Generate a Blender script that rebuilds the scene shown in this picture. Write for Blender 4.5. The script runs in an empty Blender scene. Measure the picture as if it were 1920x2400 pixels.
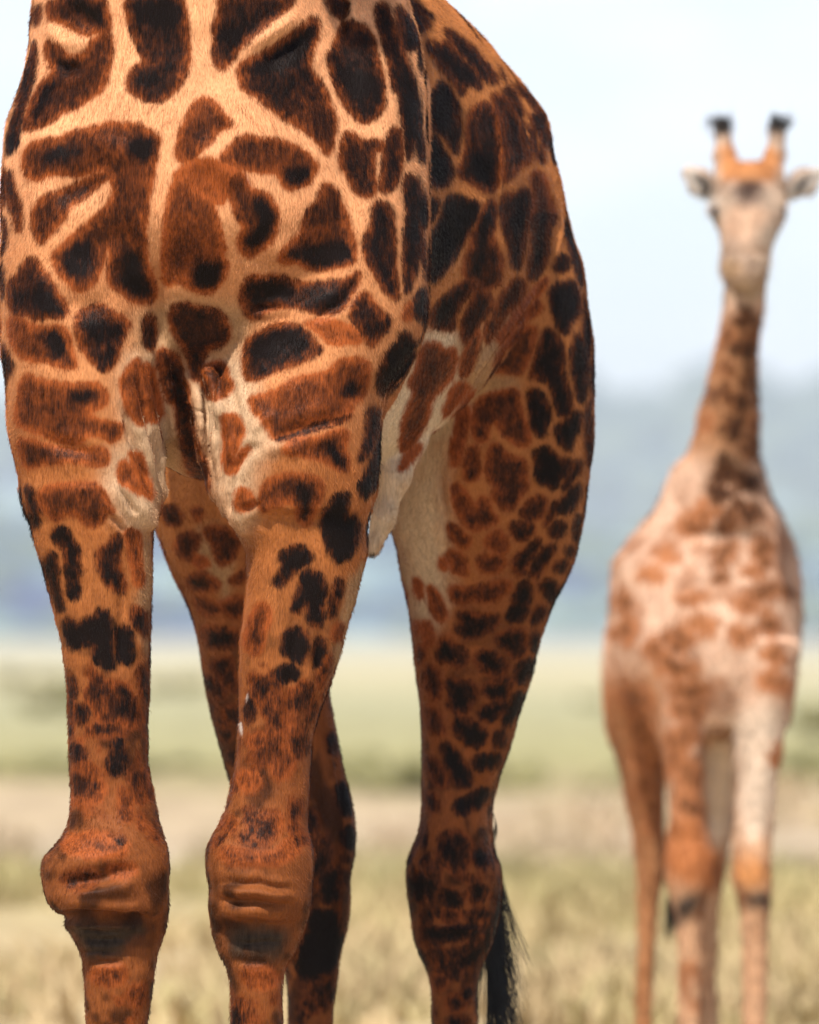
import bpy, math, random
import numpy as np
from mathutils import Vector

random.seed(7)
RNG = np.random.default_rng(11)
scene = bpy.context.scene
COL = scene.collection

# ------------------------------------------------------------------ camera
D = 24.0            # metres from the camera to the big giraffe's chest
CAMZ = 1.62         # eye height
cam_data = bpy.data.cameras.new("camera")
cam = bpy.data.objects.new("camera", cam_data)
COL.objects.link(cam)
cam.location = (0.0, -D, CAMZ)
cam.rotation_euler = (math.radians(90), 0, 0)
cam_data.sensor_width = 36.0
cam_data.lens = 360.0
cam_data.shift_y = 280.0 / 2400.0
cam_data.clip_start = 0.5
cam_data.clip_end = 60000.0
cam_data.dof.use_dof = True
cam_data.dof.focus_distance = D + 0.05
cam_data.dof.aperture_fstop = 3.7
scene.camera = cam

# ------------------------------------------------------------------ sky and sun
SUN_EL, SUN_AZ = math.radians(57), math.radians(200)   # azimuth: clockwise from +Y (0 = straight ahead)
world = bpy.data.worlds.new("World")
scene.world = world
world.use_nodes = True
wn = world.node_tree.nodes
wl = world.node_tree.links
wn.clear()
w_out = wn.new("ShaderNodeOutputWorld")
w_bg = wn.new("ShaderNodeBackground")
w_sky = wn.new("ShaderNodeTexSky")
w_sky.sky_type = 'NISHITA'
w_sky.sun_disc = False
w_sky.sun_elevation = SUN_EL
w_sky.sun_rotation = SUN_AZ
w_sky.altitude = 900
w_sky.air_density = 1.0
w_sky.dust_density = 0.6
w_sky.ozone_density = 2.0
w_bg.inputs[1].default_value = 0.10
# thin bright cloud veil, the same all round the sky
w_tc = wn.new("ShaderNodeTexCoord")
w_map = wn.new("ShaderNodeMapping")
w_map.inputs['Scale'].default_value = (24, 24, 80)
w_noise = wn.new("ShaderNodeTexNoise")
w_noise.inputs['Scale'].default_value = 1.0
w_noise.inputs['Detail'].default_value = 5
w_noise.inputs['Roughness'].default_value = 0.55
w_ramp = wn.new("ShaderNodeMapRange")
w_ramp.inputs[1].default_value = 0.38
w_ramp.inputs[2].default_value = 0.66
w_ramp.inputs[3].default_value = 0.42
w_ramp.inputs[4].default_value = 1.0
w_mix = wn.new("ShaderNodeMix")
w_mix.data_type = 'RGBA'
w_mix.inputs[7].default_value = (9.7, 9.8, 10.9, 1)
wl.new(w_tc.outputs['Generated'], w_map.inputs[0])
wl.new(w_map.outputs[0], w_noise.inputs['Vector'])
wl.new(w_noise.outputs[0], w_ramp.inputs[0])
# a veil looks denser toward the horizon, where one looks through more of it
w_sep = wn.new("ShaderNodeSeparateXYZ")
wl.new(w_tc.outputs['Generated'], w_sep.inputs[0])
w_el = wn.new("ShaderNodeMapRange")
for _i, _x in enumerate((0.0, 0.24, 1.0, 0.07)): w_el.inputs[_i + 1].default_value = _x
wl.new(w_sep.outputs[2], w_el.inputs[0])
w_mul = wn.new("ShaderNodeMath"); w_mul.operation = 'MULTIPLY'
wl.new(w_ramp.outputs[0], w_mul.inputs[0]); wl.new(w_el.outputs[0], w_mul.inputs[1])
wl.new(w_mul.outputs[0], w_mix.inputs[0])
wl.new(w_sky.outputs[0], w_mix.inputs[6])
wl.new(w_mix.outputs[2], w_bg.inputs[0])
wl.new(w_bg.outputs[0], w_out.inputs[0])

sun_data = bpy.data.lights.new("sun", 'SUN')
sun_data.energy = 5.0
sun_data.angle = math.radians(0.7)
sun_data.color = (1.0, 0.945, 0.87)
sun = bpy.data.objects.new("sun", sun_data)
COL.objects.link(sun)
to_sun = Vector((math.sin(SUN_AZ) * math.cos(SUN_EL), math.cos(SUN_AZ) * math.cos(SUN_EL), math.sin(SUN_EL)))
sun.rotation_euler = (-to_sun).to_track_quat('-Z', 'Y').to_euler()
sun.location = (-20, -20, 40)

scene.view_settings.view_transform = 'Standard'
scene.view_settings.look = 'None'
scene.view_settings.gamma = 1.0
scene.view_settings.use_curve_mapping = False
scene.view_settings.exposure = 0.52
scene.render.engine = 'CYCLES'
scene.cycles.max_bounces = 6
scene.cycles.diffuse_bounces = 3
scene.cycles.glossy_bounces = 2
scene.cycles.volume_bounces = 0
scene.cycles.use_denoising = True
scene.cycles.sample_clamp_indirect = 4.0

# ------------------------------------------------------------------ helpers
# Lengths on an animal are noted in millimetres in its frontal plane:
# u runs to the right, v runs down, y is depth in metres.
def WX(u, y): return (np.asarray(u, float) - 960.0) / 1000.0 * (1 + np.asarray(y, float) / D)
def WZ(v, y): return CAMZ + (1480.0 - np.asarray(v, float)) / 1000.0 * (1 + np.asarray(y, float) / D)

def put(o, parent=None, label=None, cat=None, group=None, kind=None):
    COL.objects.link(o)
    if parent is not None: o.parent = parent
    if label: o["label"] = label
    if cat: o["category"] = cat
    if group: o["group"] = group
    if kind: o["kind"] = kind
    return o

def pchip(x, y, q):
    x = np.asarray(x, float); y = np.asarray(y, float)
    h = np.diff(x); d = np.diff(y) / h
    m = np.zeros_like(y)
    m[0], m[-1] = d[0], d[-1]
    if len(x) > 2:
        s = (d[:-1] * d[1:]) > 0
        w1 = 2 * h[1:] + h[:-1]; w2 = h[1:] + 2 * h[:-1]
        with np.errstate(divide='ignore', invalid='ignore'):
            hm = (w1 + w2) / (w1 / d[:-1] + w2 / d[1:])
        m[1:-1] = np.where(s, hm, 0)
    q = np.clip(q, x[0], x[-1])
    i = np.clip(np.searchsorted(x, q) - 1, 0, len(h) - 1)
    t = (q - x[i]) / h[i]
    return ((1 + 2 * t) * (1 - t) ** 2 * y[i] + t * (1 - t) ** 2 * h[i] * m[i]
            + t * t * (3 - 2 * t) * y[i + 1] + t * t * (t - 1) * h[i] * m[i + 1])

class Flesh:
    """Smoothly blended volumes sampled on a grid, turned into one closed skin."""
    def __init__(s, lo, hi, h):
        s.lo = np.array(lo, float); s.h = h
        s.n = np.ceil((np.array(hi) - s.lo) / h).astype(int) + 1
        s.F = np.full(s.n, 0.25, np.float32)
        s.ax = [s.lo[i] + h * np.arange(s.n[i]) for i in range(3)]
    def box(s, lo, hi, pad):
        a = np.clip(np.floor((np.array(lo) - pad - s.lo) / s.h).astype(int), 0, s.n)
        b = np.clip(np.ceil((np.array(hi) + pad - s.lo) / s.h).astype(int) + 1, 0, s.n)
        sl = tuple(slice(a[i], b[i]) for i in range(3))
        return sl, s.ax[0][sl[0]], s.ax[1][sl[1]], s.ax[2][sl[2]]
    def join(s, sl, d, k, cut=False):
        a = s.F[sl]; d = d.astype(np.float32)
        if cut:
            hh = np.maximum(k - np.abs(a + d), 0) / k
            s.F[sl] = np.maximum(a, -d) + hh * hh * k * 0.25
        else:
            hh = np.maximum(k - np.abs(a - d), 0) / k
            s.F[sl] = np.minimum(a, d) - hh * hh * k * 0.25
    def column(s, rows, k=0.04, n=2.2):
        """rows: v, u_left, u_right, y_front, y_back"""
        r = np.array(rows, float)
        yc = (r[:, 3] + r[:, 4]) / 2
        z = WZ(r[:, 0], yc); x0 = WX(r[:, 1], yc); x1 = WX(r[:, 2], yc)
        o = np.argsort(z); z, x0, x1, r = z[o], x0[o], x1[o], r[o]
        sl, X, Y, Z = s.box((x0.min(), r[:, 3].min(), z[0]), (x1.max(), r[:, 4].max(), z[-1]), k + 3 * s.h)
        a = pchip(z, x0, Z); b = pchip(z, x1, Z); f = pchip(z, r[:, 3], Z); g = pchip(z, r[:, 4], Z)
        dx = X[:, None, None] - (a + b) / 2; dy = Y[None, :, None] - (f + g) / 2
        rx = (b - a) / 2; ry = (g - f) / 2
        q = (np.abs(dx / rx) ** n + np.abs(dy / ry) ** n) ** (1 / n)
        L = np.sqrt(dx * dx + dy * dy)
        q = np.maximum(q, 1e-3)
        d = np.where(q > 0.05, L * (1 - 1 / q), -np.minimum(rx, ry))
        ov = np.maximum(np.maximum(z[0] - Z, Z - z[-1]), 0)
        d = np.where(ov > 0, np.sqrt(np.maximum(d, 0) ** 2 + ov ** 2), d)
        s.join(sl, d, k)
    def barrel(s, rows, k=0.06, n=2.3):
        """rows: y, u_centre, u_half, v_top, v_bottom"""
        r = np.array(rows, float); y = r[:, 0]
        xc = WX(r[:, 1], y); rx = r[:, 2] / 1000 * (1 + y / D); z1 = WZ(r[:, 3], y); z0 = WZ(r[:, 4], y)
        sl, X, Y, Z = s.box(((xc - rx).min(), y[0], z0.min()), ((xc + rx).max(), y[-1], z1.max()), k + 3 * s.h)
        c = pchip(y, xc, Y)[None, :, None]; w = pchip(y, rx, Y)[None, :, None]
        a = pchip(y, z0, Y)[None, :, None]; b = pchip(y, z1, Y)[None, :, None]
        dx = X[:, None, None] - c; dz = Z[None, None, :] - (a + b) / 2; hz = (b - a) / 2
        q = np.maximum((np.abs(dx / w) ** n + np.abs(dz / hz) ** n) ** (1 / n), 1e-3)
        L = np.sqrt(dx * dx + dz * dz)
        d = np.where(q > 0.05, L * (1 - 1 / q), -np.minimum(w, hz))
        ov = np.maximum(np.maximum(y[0] - Y, Y - y[-1]), 0)[None, :, None]
        d = np.where(ov > 0, np.sqrt(np.maximum(d, 0) ** 2 + ov ** 2), d)
        s.join(sl, d, k)
    def chain(s, pts, k=0.03, cut=False):
        """pts: u, v, y, radius (m): tapered capsules end to end"""
        P = [np.array([float(WX(u, y)), y, float(WZ(v, y)), r]) for u, v, y, r in pts]
        for A, B in zip(P[:-1], P[1:]):
            R = max(A[3], B[3])
            sl, X, Y, Z = s.box(np.minimum(A[:3], B[:3]) - R, np.maximum(A[:3], B[:3]) + R, k + 2 * s.h)
            px = X[:, None, None] - A[0]; py = Y[None, :, None] - A[1]; pz = Z[None, None, :] - A[2]
            e = B[:3] - A[:3]
            t = np.clip((px * e[0] + py * e[1] + pz * e[2]) / max(e @ e, 1e-9), 0, 1)
            d = np.sqrt((px - t * e[0]) ** 2 + (py - t * e[1]) ** 2 + (pz - t * e[2]) ** 2) - (A[3] + t * (B[3] - A[3]))
            s.join(sl, d, k, cut)
    def egg(s, u, v, y, ax, k=0.04, cut=False):
        """ax: three axis vectors (m) as columns of an ellipsoid"""
        c = np.array([float(WX(u, y)), y, float(WZ(v, y))])
        M = np.array(ax, float).T
        R = np.sqrt((M ** 2).sum(1))
        sl, X, Y, Z = s.box(c - R, c + R, k + 2 * s.h)
        inv = np.linalg.inv(M)
        px = X[:, None, None] - c[0]; py = Y[None, :, None] - c[1]; pz = Z[None, None, :] - c[2]
        q = np.sqrt(sum((inv[i, 0] * px + inv[i, 1] * py + inv[i, 2] * pz) ** 2 for i in range(3)))
        q = np.maximum(q, 1e-3)
        L = np.sqrt(px ** 2 + py ** 2 + pz ** 2)
        d = np.where(q > 0.05, L * (1 - 1 / q), -R.min())
        s.join(sl, d, k, cut)
    def skin(s):
        F = s.F; S = F < 0
        n = np.array(F.shape) - 1
        cnt = np.zeros(n, np.uint8)
        for i in (0, 1):
            for j in (0, 1):
                for k in (0, 1):
                    cnt += S[i:i + n[0], j:j + n[1], k:k + n[2]]
        I, J, K = np.nonzero((cnt > 0) & (cnt < 8))
        del cnt
        idx = np.full(n, -1, np.int32)
        idx[I, J, K] = np.arange(len(I))
        acc = np.zeros((len(I), 3)); c = np.zeros(len(I))
        cor = [(i, j, k) for i in (0, 1) for j in (0, 1) for k in (0, 1)]
        for a in cor:
            for ax in range(3):
                if a[ax]: continue
                b = list(a); b[ax] = 1
                fa = F[I + a[0], J + a[1], K + a[2]]; fb = F[I + b[0], J + b[1], K + b[2]]
                m = (fa < 0) != (fb < 0)
                t = np.where(m, fa / np.where(m, fa - fb, 1), 0)
                p = np.array(a, float)[None, :].repeat(len(I), 0); p[:, ax] += t
                acc[m] += p[m]; c[m] += 1
        V = (np.stack([I, J, K], 1) + acc / c[:, None]) * s.h + s.lo
        Q = []
        for ax in range(3):
            o1, o2 = [(1, 2), (2, 0), (0, 1)][ax]
            A = [slice(None)] * 3; B = [slice(None)] * 3
            A[ax] = slice(0, -1); B[ax] = slice(1, None)
            for o in (o1, o2):
                A[o] = slice(1, -1); B[o] = slice(1, -1)
            sa = S[tuple(A)]; sb = S[tuple(B)]
            e = np.array(np.nonzero(sa != sb))
            inside = sa[tuple(e)]
            e[o1] += 1; e[o2] += 1
            def cell(d1, d2):
                g = e.copy(); g[o1] -= d1; g[o2] -= d2
                return idx[tuple(g)]
            q = np.stack([cell(1, 1), cell(0, 1), cell(0, 0), cell(1, 0)], 1)
            q[~inside] = q[~inside][:, ::-1]
            Q.append(q)
        Q = np.concatenate(Q)
        return V, Q

def relax(V, Q, it, lam=0.5):
    a = Q.ravel(); b = np.roll(Q, -1, 1).ravel()
    n = len(V)
    deg = np.bincount(a, minlength=n) + np.bincount(b, minlength=n)
    for _ in range(it):
        N = np.stack([np.bincount(a, V[b, i], n) + np.bincount(b, V[a, i], n) for i in range(3)], 1) / deg[:, None]
        V = V + lam * (N - V)
    return V

def quad_mesh(name, V, Q):
    me = bpy.data.meshes.new(name)
    me.vertices.add(len(V)); me.vertices.foreach_set("co", np.ascontiguousarray(V, np.float32).ravel())
    k = Q.shape[1]
    me.loops.add(Q.size); me.loops.foreach_set("vertex_index", np.ascontiguousarray(Q, np.int32).ravel())
    me.polygons.add(len(Q)); me.polygons.foreach_set("loop_start", np.arange(0, Q.size, k, dtype=np.int32))
    me.update(calc_edges=True)
    me.polygons.foreach_set("use_smooth", np.ones(len(Q), bool))
    me.update()
    return me

def split_quads(V, Q):
    """every quad into four, then a light smoothing"""
    n = len(V)
    A = Q; B = np.roll(Q, -1, 1)
    key = np.minimum(A, B).astype(np.int64) * n + np.maximum(A, B)
    uk, inv = np.unique(key.ravel(), return_inverse=True)
    mid = (V[uk // n] + V[uk % n]) / 2
    E_ = n + inv.reshape(Q.shape); C_ = n + len(uk) + np.arange(len(Q))
    cen = V[Q].mean(1)
    V2 = np.concatenate([V, mid, cen])
    Q2 = np.concatenate([np.stack([Q[:, i], E_[:, i], C_, E_[:, i - 1]], 1) for i in range(4)])
    return relax(V2, Q2, 2), Q2

def coords(me):
    V = np.empty(len(me.vertices) * 3, np.float32); me.vertices.foreach_get("co", V)
    N = np.empty(len(me.vertices) * 3, np.float32); me.vertex_normals.foreach_get("vector", N)
    return V.reshape(-1, 3).astype(float), N.reshape(-1, 3).astype(float)

def setco(me, V):
    me.vertices.foreach_set("co", np.ascontiguousarray(V, np.float32).ravel()); me.update()

def attr(me, name, val):
    val = np.asarray(val, np.float32)
    if val.ndim == 1:
        a = me.attributes.new(name, 'FLOAT', 'POINT'); a.data.foreach_set("value", val)
    else:
        a = me.attributes.new(name, 'FLOAT_COLOR', 'POINT')
        a.data.foreach_set("color", np.concatenate([val, np.ones((len(val), 1), np.float32)], 1).ravel())

def lattice_noise(P, scale, seed):
    """cheap smooth value noise in -1..1"""
    r = np.random.default_rng(seed).uniform(-1, 1, (32, 32, 32))
    q = P * scale; i = np.floor(q).astype(int); f = q - i; f = f * f * (3 - 2 * f)
    out = 0
    for a in (0, 1):
        for b in (0, 1):
            for c in (0, 1):
                w = (f[:, 0] if a else 1 - f[:, 0]) * (f[:, 1] if b else 1 - f[:, 1]) * (f[:, 2] if c else 1 - f[:, 2])
                out = out + w * r[(i[:, 0] + a) % 32, (i[:, 1] + b) % 32, (i[:, 2] + c) % 32]
    return out

def sstep(a, b, x):
    t = np.clip((x - a) / (b - a), 0, 1); return t * t * (3 - 2 * t)

class Chart:
    """A chart of the coat in the animal's frontal plane (millimetres), 2 mm cells."""
    U0, V0, ST = -40, -60, 2.0
    NU, NV = 1010, 1260
    def __init__(s, fill): s.m = np.full((s.NU, s.NV), fill, np.float32)
    @classmethod
    def poly(c, pts, pad):
        P = np.array(pts, float)
        a0 = max(int((P[:, 0].min() - pad - c.U0) / c.ST), 0); a1 = min(int((P[:, 0].max() + pad - c.U0) / c.ST) + 2, c.NU)
        b0 = max(int((P[:, 1].min() - pad - c.V0) / c.ST), 0); b1 = min(int((P[:, 1].max() + pad - c.V0) / c.ST) + 2, c.NV)
        if a1 <= a0 or b1 <= b0: return None
        U = (c.U0 + c.ST * np.arange(a0, a1))[:, None]; W = (c.V0 + c.ST * np.arange(b0, b1))[None, :]
        ins = np.zeros((a1 - a0, b1 - b0), bool); dist = np.full(ins.shape, 1e9)
        for (x0, y0), (x1, y1) in zip(P, np.roll(P, -1, 0)):
            t = np.clip(((U - x0) * (x1 - x0) + (W - y0) * (y1 - y0)) / max((x1 - x0) ** 2 + (y1 - y0) ** 2, 1e-6), 0, 1)
            dist = np.minimum(dist, (U - x0 - t * (x1 - x0)) ** 2 + (W - y0 - t * (y1 - y0)) ** 2)
            if y0 != y1:
                ins ^= ((W > min(y0, y1)) & (W <= max(y0, y1))) & (U < x0 + (W - y0) * (x1 - x0) / (y1 - y0))
        return slice(a0, a1), slice(b0, b1), np.where(ins, 1, -1) * np.sqrt(dist)
    def at(s, u, v):
        a = np.clip((u - s.U0) / s.ST, 0, s.NU - 1.001); b = np.clip((v - s.V0) / s.ST, 0, s.NV - 1.001)
        i = a.astype(int); j = b.astype(int); f = a - i; g = b - j; m = s.m
        return (m[i, j] * (1 - f) * (1 - g) + m[i + 1, j] * f * (1 - g) + m[i, j + 1] * (1 - f) * g + m[i + 1, j + 1] * f * g)

def round_poly(P, it=2):
    P = np.array(P, float)
    for _ in range(it):
        Qn = np.roll(P, -1, 0)
        P = np.stack([0.75 * P + 0.25 * Qn, 0.25 * P + 0.75 * Qn], 1).reshape(-1, 2)
    return P

def frontal(V):
    s = 1 + V[:, 1] / D
    return 960 + V[:, 0] / s * 1000, 1480 - (V[:, 2] - CAMZ) / s * 1000

# ---- node shorthand
def mat(name):
    m = bpy.data.materials.new(name); m.use_nodes = True
    nt = m.node_tree; nt.nodes.clear()
    out = nt.nodes.new("ShaderNodeOutputMaterial"); b = nt.nodes.new("ShaderNodeBsdfPrincipled")
    nt.links.new(b.outputs[0], out.inputs[0])
    return m, nt, b, out
def N(nt, t, **kw):
    n = nt.nodes.new(t)
    for k, v in kw.items():
        if k.startswith('i_'):
            key = k[2:]; key = int(key) if key.isdigit() else key.replace('_', ' ')
            n.inputs[key].default_value = v
        else: setattr(n, k, v)
    return n
def math_(nt, op, a, b=None, c=None, clamp=False):
    n = nt.nodes.new("ShaderNodeMath"); n.operation = op; n.use_clamp = clamp
    for i, x in enumerate((a, b, c)):
        if x is None: continue
        if isinstance(x, (int, float)): n.inputs[i].default_value = x
        else: nt.links.new(x, n.inputs[i])
    return n.outputs[0]
def mixc(nt, f, a, b, mode='MIX'):
    n = nt.nodes.new("ShaderNodeMix"); n.data_type = 'RGBA'; n.blend_type = mode; n.clamp_factor = True
    for i, x in ((0, f), (6, a), (7, b)):
        if isinstance(x, (int, float)): n.inputs[i].default_value = x
        elif isinstance(x, tuple): n.inputs[i].default_value = (*x, 1)
        else: nt.links.new(x, n.inputs[i])
    return n.outputs[2]

# ------------------------------------------------------------------ the plain
def plain():
    ys = np.concatenate([np.linspace(-60, 200, 110), np.geomspace(215, 9000, 60)])
    xs = np.concatenate([-np.geomspace(6000, 16, 40), np.linspace(-15, 15, 61), np.geomspace(16, 6000, 40)])
    X, Y = np.meshgrid(xs, ys, indexing='ij')
    P = np.stack([X.ravel(), Y.ravel(), np.zeros(X.size)], 1)
    amp = np.clip((P[:, 1] - 14) / 40, 0, 1) * np.clip(900 / (np.abs(P[:, 1]) + 300), 0, 1)
    P[:, 2] = amp * (0.10 * lattice_noise(P, 1 / 14.0, 3) + 0.05 * lattice_noise(P, 1 / 5.0, 4))
    nx, ny = len(xs), len(ys)
    i = np.arange(nx - 1)[:, None] * ny + np.arange(ny - 1)[None, :]
    Q = np.stack([i, i + ny, i + ny + 1, i + 1], -1).reshape(-1, 4)
    return quad_mesh("ground", P, Q)

def soil_material(name, blades=False):
    m, nt, b, out = mat(name)
    geo = N(nt, "ShaderNodeNewGeometry")
    sep = N(nt, "ShaderNodeSeparateXYZ"); nt.links.new(geo.outputs['Position'], sep.inputs[0])
    # patches of different grass lie across the plain in long belts
    mp = N(nt, "ShaderNodeMapping"); mp.inputs['Scale'].default_value = (0.10, 0.03, 1)
    nt.links.new(geo.outputs['Position'], mp.inputs[0])
    n1 = N(nt, "ShaderNodeTexNoise", i_Scale=1.0, i_Detail=4.0); nt.links.new(mp.outputs[0], n1.inputs['Vector'])
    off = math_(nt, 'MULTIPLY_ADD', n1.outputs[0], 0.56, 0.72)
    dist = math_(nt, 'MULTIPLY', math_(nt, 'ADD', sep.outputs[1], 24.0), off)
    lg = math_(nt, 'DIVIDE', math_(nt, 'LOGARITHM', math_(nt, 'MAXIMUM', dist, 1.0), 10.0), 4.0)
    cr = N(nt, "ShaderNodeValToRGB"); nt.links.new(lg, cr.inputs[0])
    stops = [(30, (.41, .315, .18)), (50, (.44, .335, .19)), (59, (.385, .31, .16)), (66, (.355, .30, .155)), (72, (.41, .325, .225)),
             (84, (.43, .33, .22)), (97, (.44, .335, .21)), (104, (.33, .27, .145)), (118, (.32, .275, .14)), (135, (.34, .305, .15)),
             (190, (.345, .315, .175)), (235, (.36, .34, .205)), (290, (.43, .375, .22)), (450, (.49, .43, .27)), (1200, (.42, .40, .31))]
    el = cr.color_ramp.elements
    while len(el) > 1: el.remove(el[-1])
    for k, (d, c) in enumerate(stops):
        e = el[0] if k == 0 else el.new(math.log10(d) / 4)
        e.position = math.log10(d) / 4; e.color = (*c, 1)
    mp2 = N(nt, "ShaderNodeMapping"); mp2.inputs['Scale'].default_value = (1.6, 0.22, 1)
    nt.links.new(geo.outputs['Position'], mp2.inputs[0])
    n2 = N(nt, "ShaderNodeTexNoise", i_Scale=1.0, i_Detail=5.0, i_Roughness=0.65); nt.links.new(mp2.outputs[0], n2.inputs['Vector'])
    v = N(nt, "ShaderNodeMapRange"); nt.links.new(n2.outputs[0], v.inputs[0])
    for i, x in enumerate((0.3, 0.72, 0.72, 1.2)): v.inputs[i + 1].default_value = x
    hv = N(nt, "ShaderNodeHueSaturation"); nt.links.new(cr.outputs[0], hv.inputs['Color']); nt.links.new(v.outputs[0], hv.inputs['Value'])
    col = hv.outputs[0]
    if blades:                                   # each tuft greener or strawier than its neighbours
        a = N(nt, "ShaderNodeAttribute", attribute_name="tone")
        rr = N(nt, "ShaderNodeValToRGB"); nt.links.new(a.outputs['Fac'], rr.inputs[0])
        q = rr.color_ramp.elements
        q[0].color = (.90, .98, .82, 1); q[1].color = (1.2, 1.15, 1.12, 1)
        e = q.new(.5); e.color = (1.07, 1.05, 1.0, 1)
        col = mixc(nt, 1.0, col, rr.outputs[0], 'MULTIPLY')
        b.inputs['Subsurface Weight'].default_value = 0.0
    nt.links.new(col, b.inputs['Base Color'])
    b.inputs['Roughness'].default_value = 1.0; b.inputs['Specular IOR Level'].default_value = 0.0
    return m

ground = bpy.data.objects.new("ground", plain())
ground.data.materials.append(soil_material('dry_grassland'))
put(ground, kind="structure")

def ridge(name, y0, depth, h0, bumps, seed, xw, nx=220, ny=26):
    xs = np.linspace(-xw, xw, nx); ts = np.linspace(0, 1, ny)
    X, T = np.meshgrid(xs, ts, indexing='ij')
    P = np.stack([X.ravel(), y0 + depth * T.ravel(), np.zeros(X.size)], 1)
    prof = h0 + bumps * (lattice_noise(np.stack([P[:, 0], 0 * P[:, 0] + seed * 37.1, 0 * P[:, 0]], 1), 1 / (xw * 0.22), seed)
                         + 0.5 * lattice_noise(np.stack([P[:, 0], 0 * P[:, 0] + 9.3, 0 * P[:, 0]], 1), 1 / (xw * 0.07), seed + 1))
    prof = prof + bumps * .55 * lattice_noise(np.stack([P[:, 0], 0 * P[:, 0] + 3.3, 0 * P[:, 0]], 1), 1 / (xw * 0.022), seed + 7)
    t = T.ravel()
    P[:, 2] = -3 + prof * np.sin(np.clip(t * 1.25, 0, 1) * math.pi / 2) ** 1.2 * (1 - 0.35 * np.clip(t - 0.8, 0, 1) / 0.2)
    P[:, 2] += bumps * 0.25 * t * lattice_noise(P, 1 / (xw * 0.05), seed + 2)
    i = np.arange(nx - 1)[:, None] * ny + np.arange(ny - 1)[None, :]
    return quad_mesh(name, P, np.stack([i, i + ny, i + ny + 1, i + 1], -1).reshape(-1, 4)), P

def hill_material():
    m, nt, b, out = mat("wooded_slope")
    geo = N(nt, "ShaderNodeNewGeometry")
    mp = N(nt, "ShaderNodeMapping"); mp.inputs['Scale'].default_value = (1 / 60, 1 / 160, 1 / 26)
    mp.inputs['Rotation'].default_value = (0, 0.35, 0)
    nt.links.new(geo.outputs['Position'], mp.inputs[0])
    n = N(nt, "ShaderNodeTexNoise", i_Scale=1.0, i_Detail=5.0, i_Roughness=0.6); nt.links.new(mp.outputs[0], n.inputs['Vector'])
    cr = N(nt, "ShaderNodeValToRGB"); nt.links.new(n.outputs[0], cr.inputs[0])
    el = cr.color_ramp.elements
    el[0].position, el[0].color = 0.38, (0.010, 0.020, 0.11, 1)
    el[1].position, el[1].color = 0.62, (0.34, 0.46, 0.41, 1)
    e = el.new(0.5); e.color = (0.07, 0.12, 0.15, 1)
    nt.links.new(cr.outputs[0], b.inputs['Base Color'])
    b.inputs['Roughness'].default_value = 1.0; b.inputs['Specular IOR Level'].default_value = 0.0
    return m
HILL = hill_material()
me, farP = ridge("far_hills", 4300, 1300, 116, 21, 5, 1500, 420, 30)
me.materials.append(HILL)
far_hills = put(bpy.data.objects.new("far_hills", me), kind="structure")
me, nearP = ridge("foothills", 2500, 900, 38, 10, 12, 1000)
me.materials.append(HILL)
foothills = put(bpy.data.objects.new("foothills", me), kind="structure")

# woodland canopy on the slopes: thousands of crowns nobody could count
def crowns(pts, sizes):
    Vs, Fs = [], []
    ico_v = []; ico_f = []
    g = (1 + 5 ** .5) / 2
    iv = np.array([(-1, g, 0), (1, g, 0), (-1, -g, 0), (1, -g, 0), (0, -1, g), (0, 1, g), (0, -1, -g), (0, 1, -g), (g, 0, -1), (g, 0, 1), (-g, 0, -1), (-g, 0, 1)], float)
    iv /= np.linalg.norm(iv[0])
    fi = np.array([(0, 11, 5), (0, 5, 1), (0, 1, 7), (0, 7, 10), (0, 10, 11), (1, 5, 9), (5, 11, 4), (11, 10, 2), (10, 7, 6), (7, 1, 8),
                   (3, 9, 4), (3, 4, 2), (3, 2, 6), (3, 6, 8), (3, 8, 9), (4, 9, 5), (2, 4, 11), (6, 2, 10), (8, 6, 7), (9, 8, 1)])
    n = len(pts)
    V = iv[None] * RNG.uniform(.72, 1.25, (n, 12, 1)) * sizes[:, None, :] + pts[:, None, :]
    Fc = fi[None] + (np.arange(n) * 12)[:, None, None]
    return V.reshape(-1, 3), Fc.reshape(-1, 3)
def leaf_far():
    m, nt, b, out = mat("far_canopy")
    geo = N(nt, "ShaderNodeNewGeometry")
    cr = N(nt, "ShaderNodeValToRGB"); nt.links.new(geo.outputs['Random Per Island'], cr.inputs[0])
    el = cr.color_ramp.elements
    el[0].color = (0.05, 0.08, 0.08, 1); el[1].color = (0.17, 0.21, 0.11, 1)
    nt.links.new(cr.outputs[0], b.inputs['Base Color']); b.inputs['Roughness'].default_value = 1.0
    b.inputs['Specular IOR Level'].default_value = 0.0
    return m
sel = RNG.integers(0, len(farP), 5200); a = farP[sel] + RNG.normal(0, 6, (5200, 3)) * (1, 1, 0)
a = a[np.abs(a[:, 0]) < 700]
sel = RNG.integers(0, len(nearP), 1500); c = nearP[sel] + RNG.normal(0, 7, (1500, 3)) * (1, 1, 0)
c = c[np.abs(c[:, 0]) < 500]
pts = np.concatenate([a, c])
sz = np.concatenate([RNG.uniform(5, 16, (len(a), 1)) * np.array([[1.2, 1.2, .8]]), RNG.uniform(3, 8, (len(c), 1)) * np.array([[1.2, 1.2, .8]])])
ridge_top = farP[farP[:, 2] > np.percentile(farP[:, 2], 60)]
ridge_top = ridge_top[np.abs(ridge_top[:, 0]) < 500]; big = ridge_top[RNG.integers(0, len(ridge_top), 160)]
pts = np.concatenate([pts, big]); sz = np.concatenate([sz, RNG.uniform(9, 20, (160, 1)) * np.array([[1.3, 1.2, .8]])])
V, Fc = crowns(pts, sz)
wood = bpy.data.objects.new("woodland", quad_mesh("woodland", V, Fc))
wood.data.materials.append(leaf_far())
put(wood, label="hazy blue-green woodland on the far hillside", cat="woodland", kind="stuff")

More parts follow.
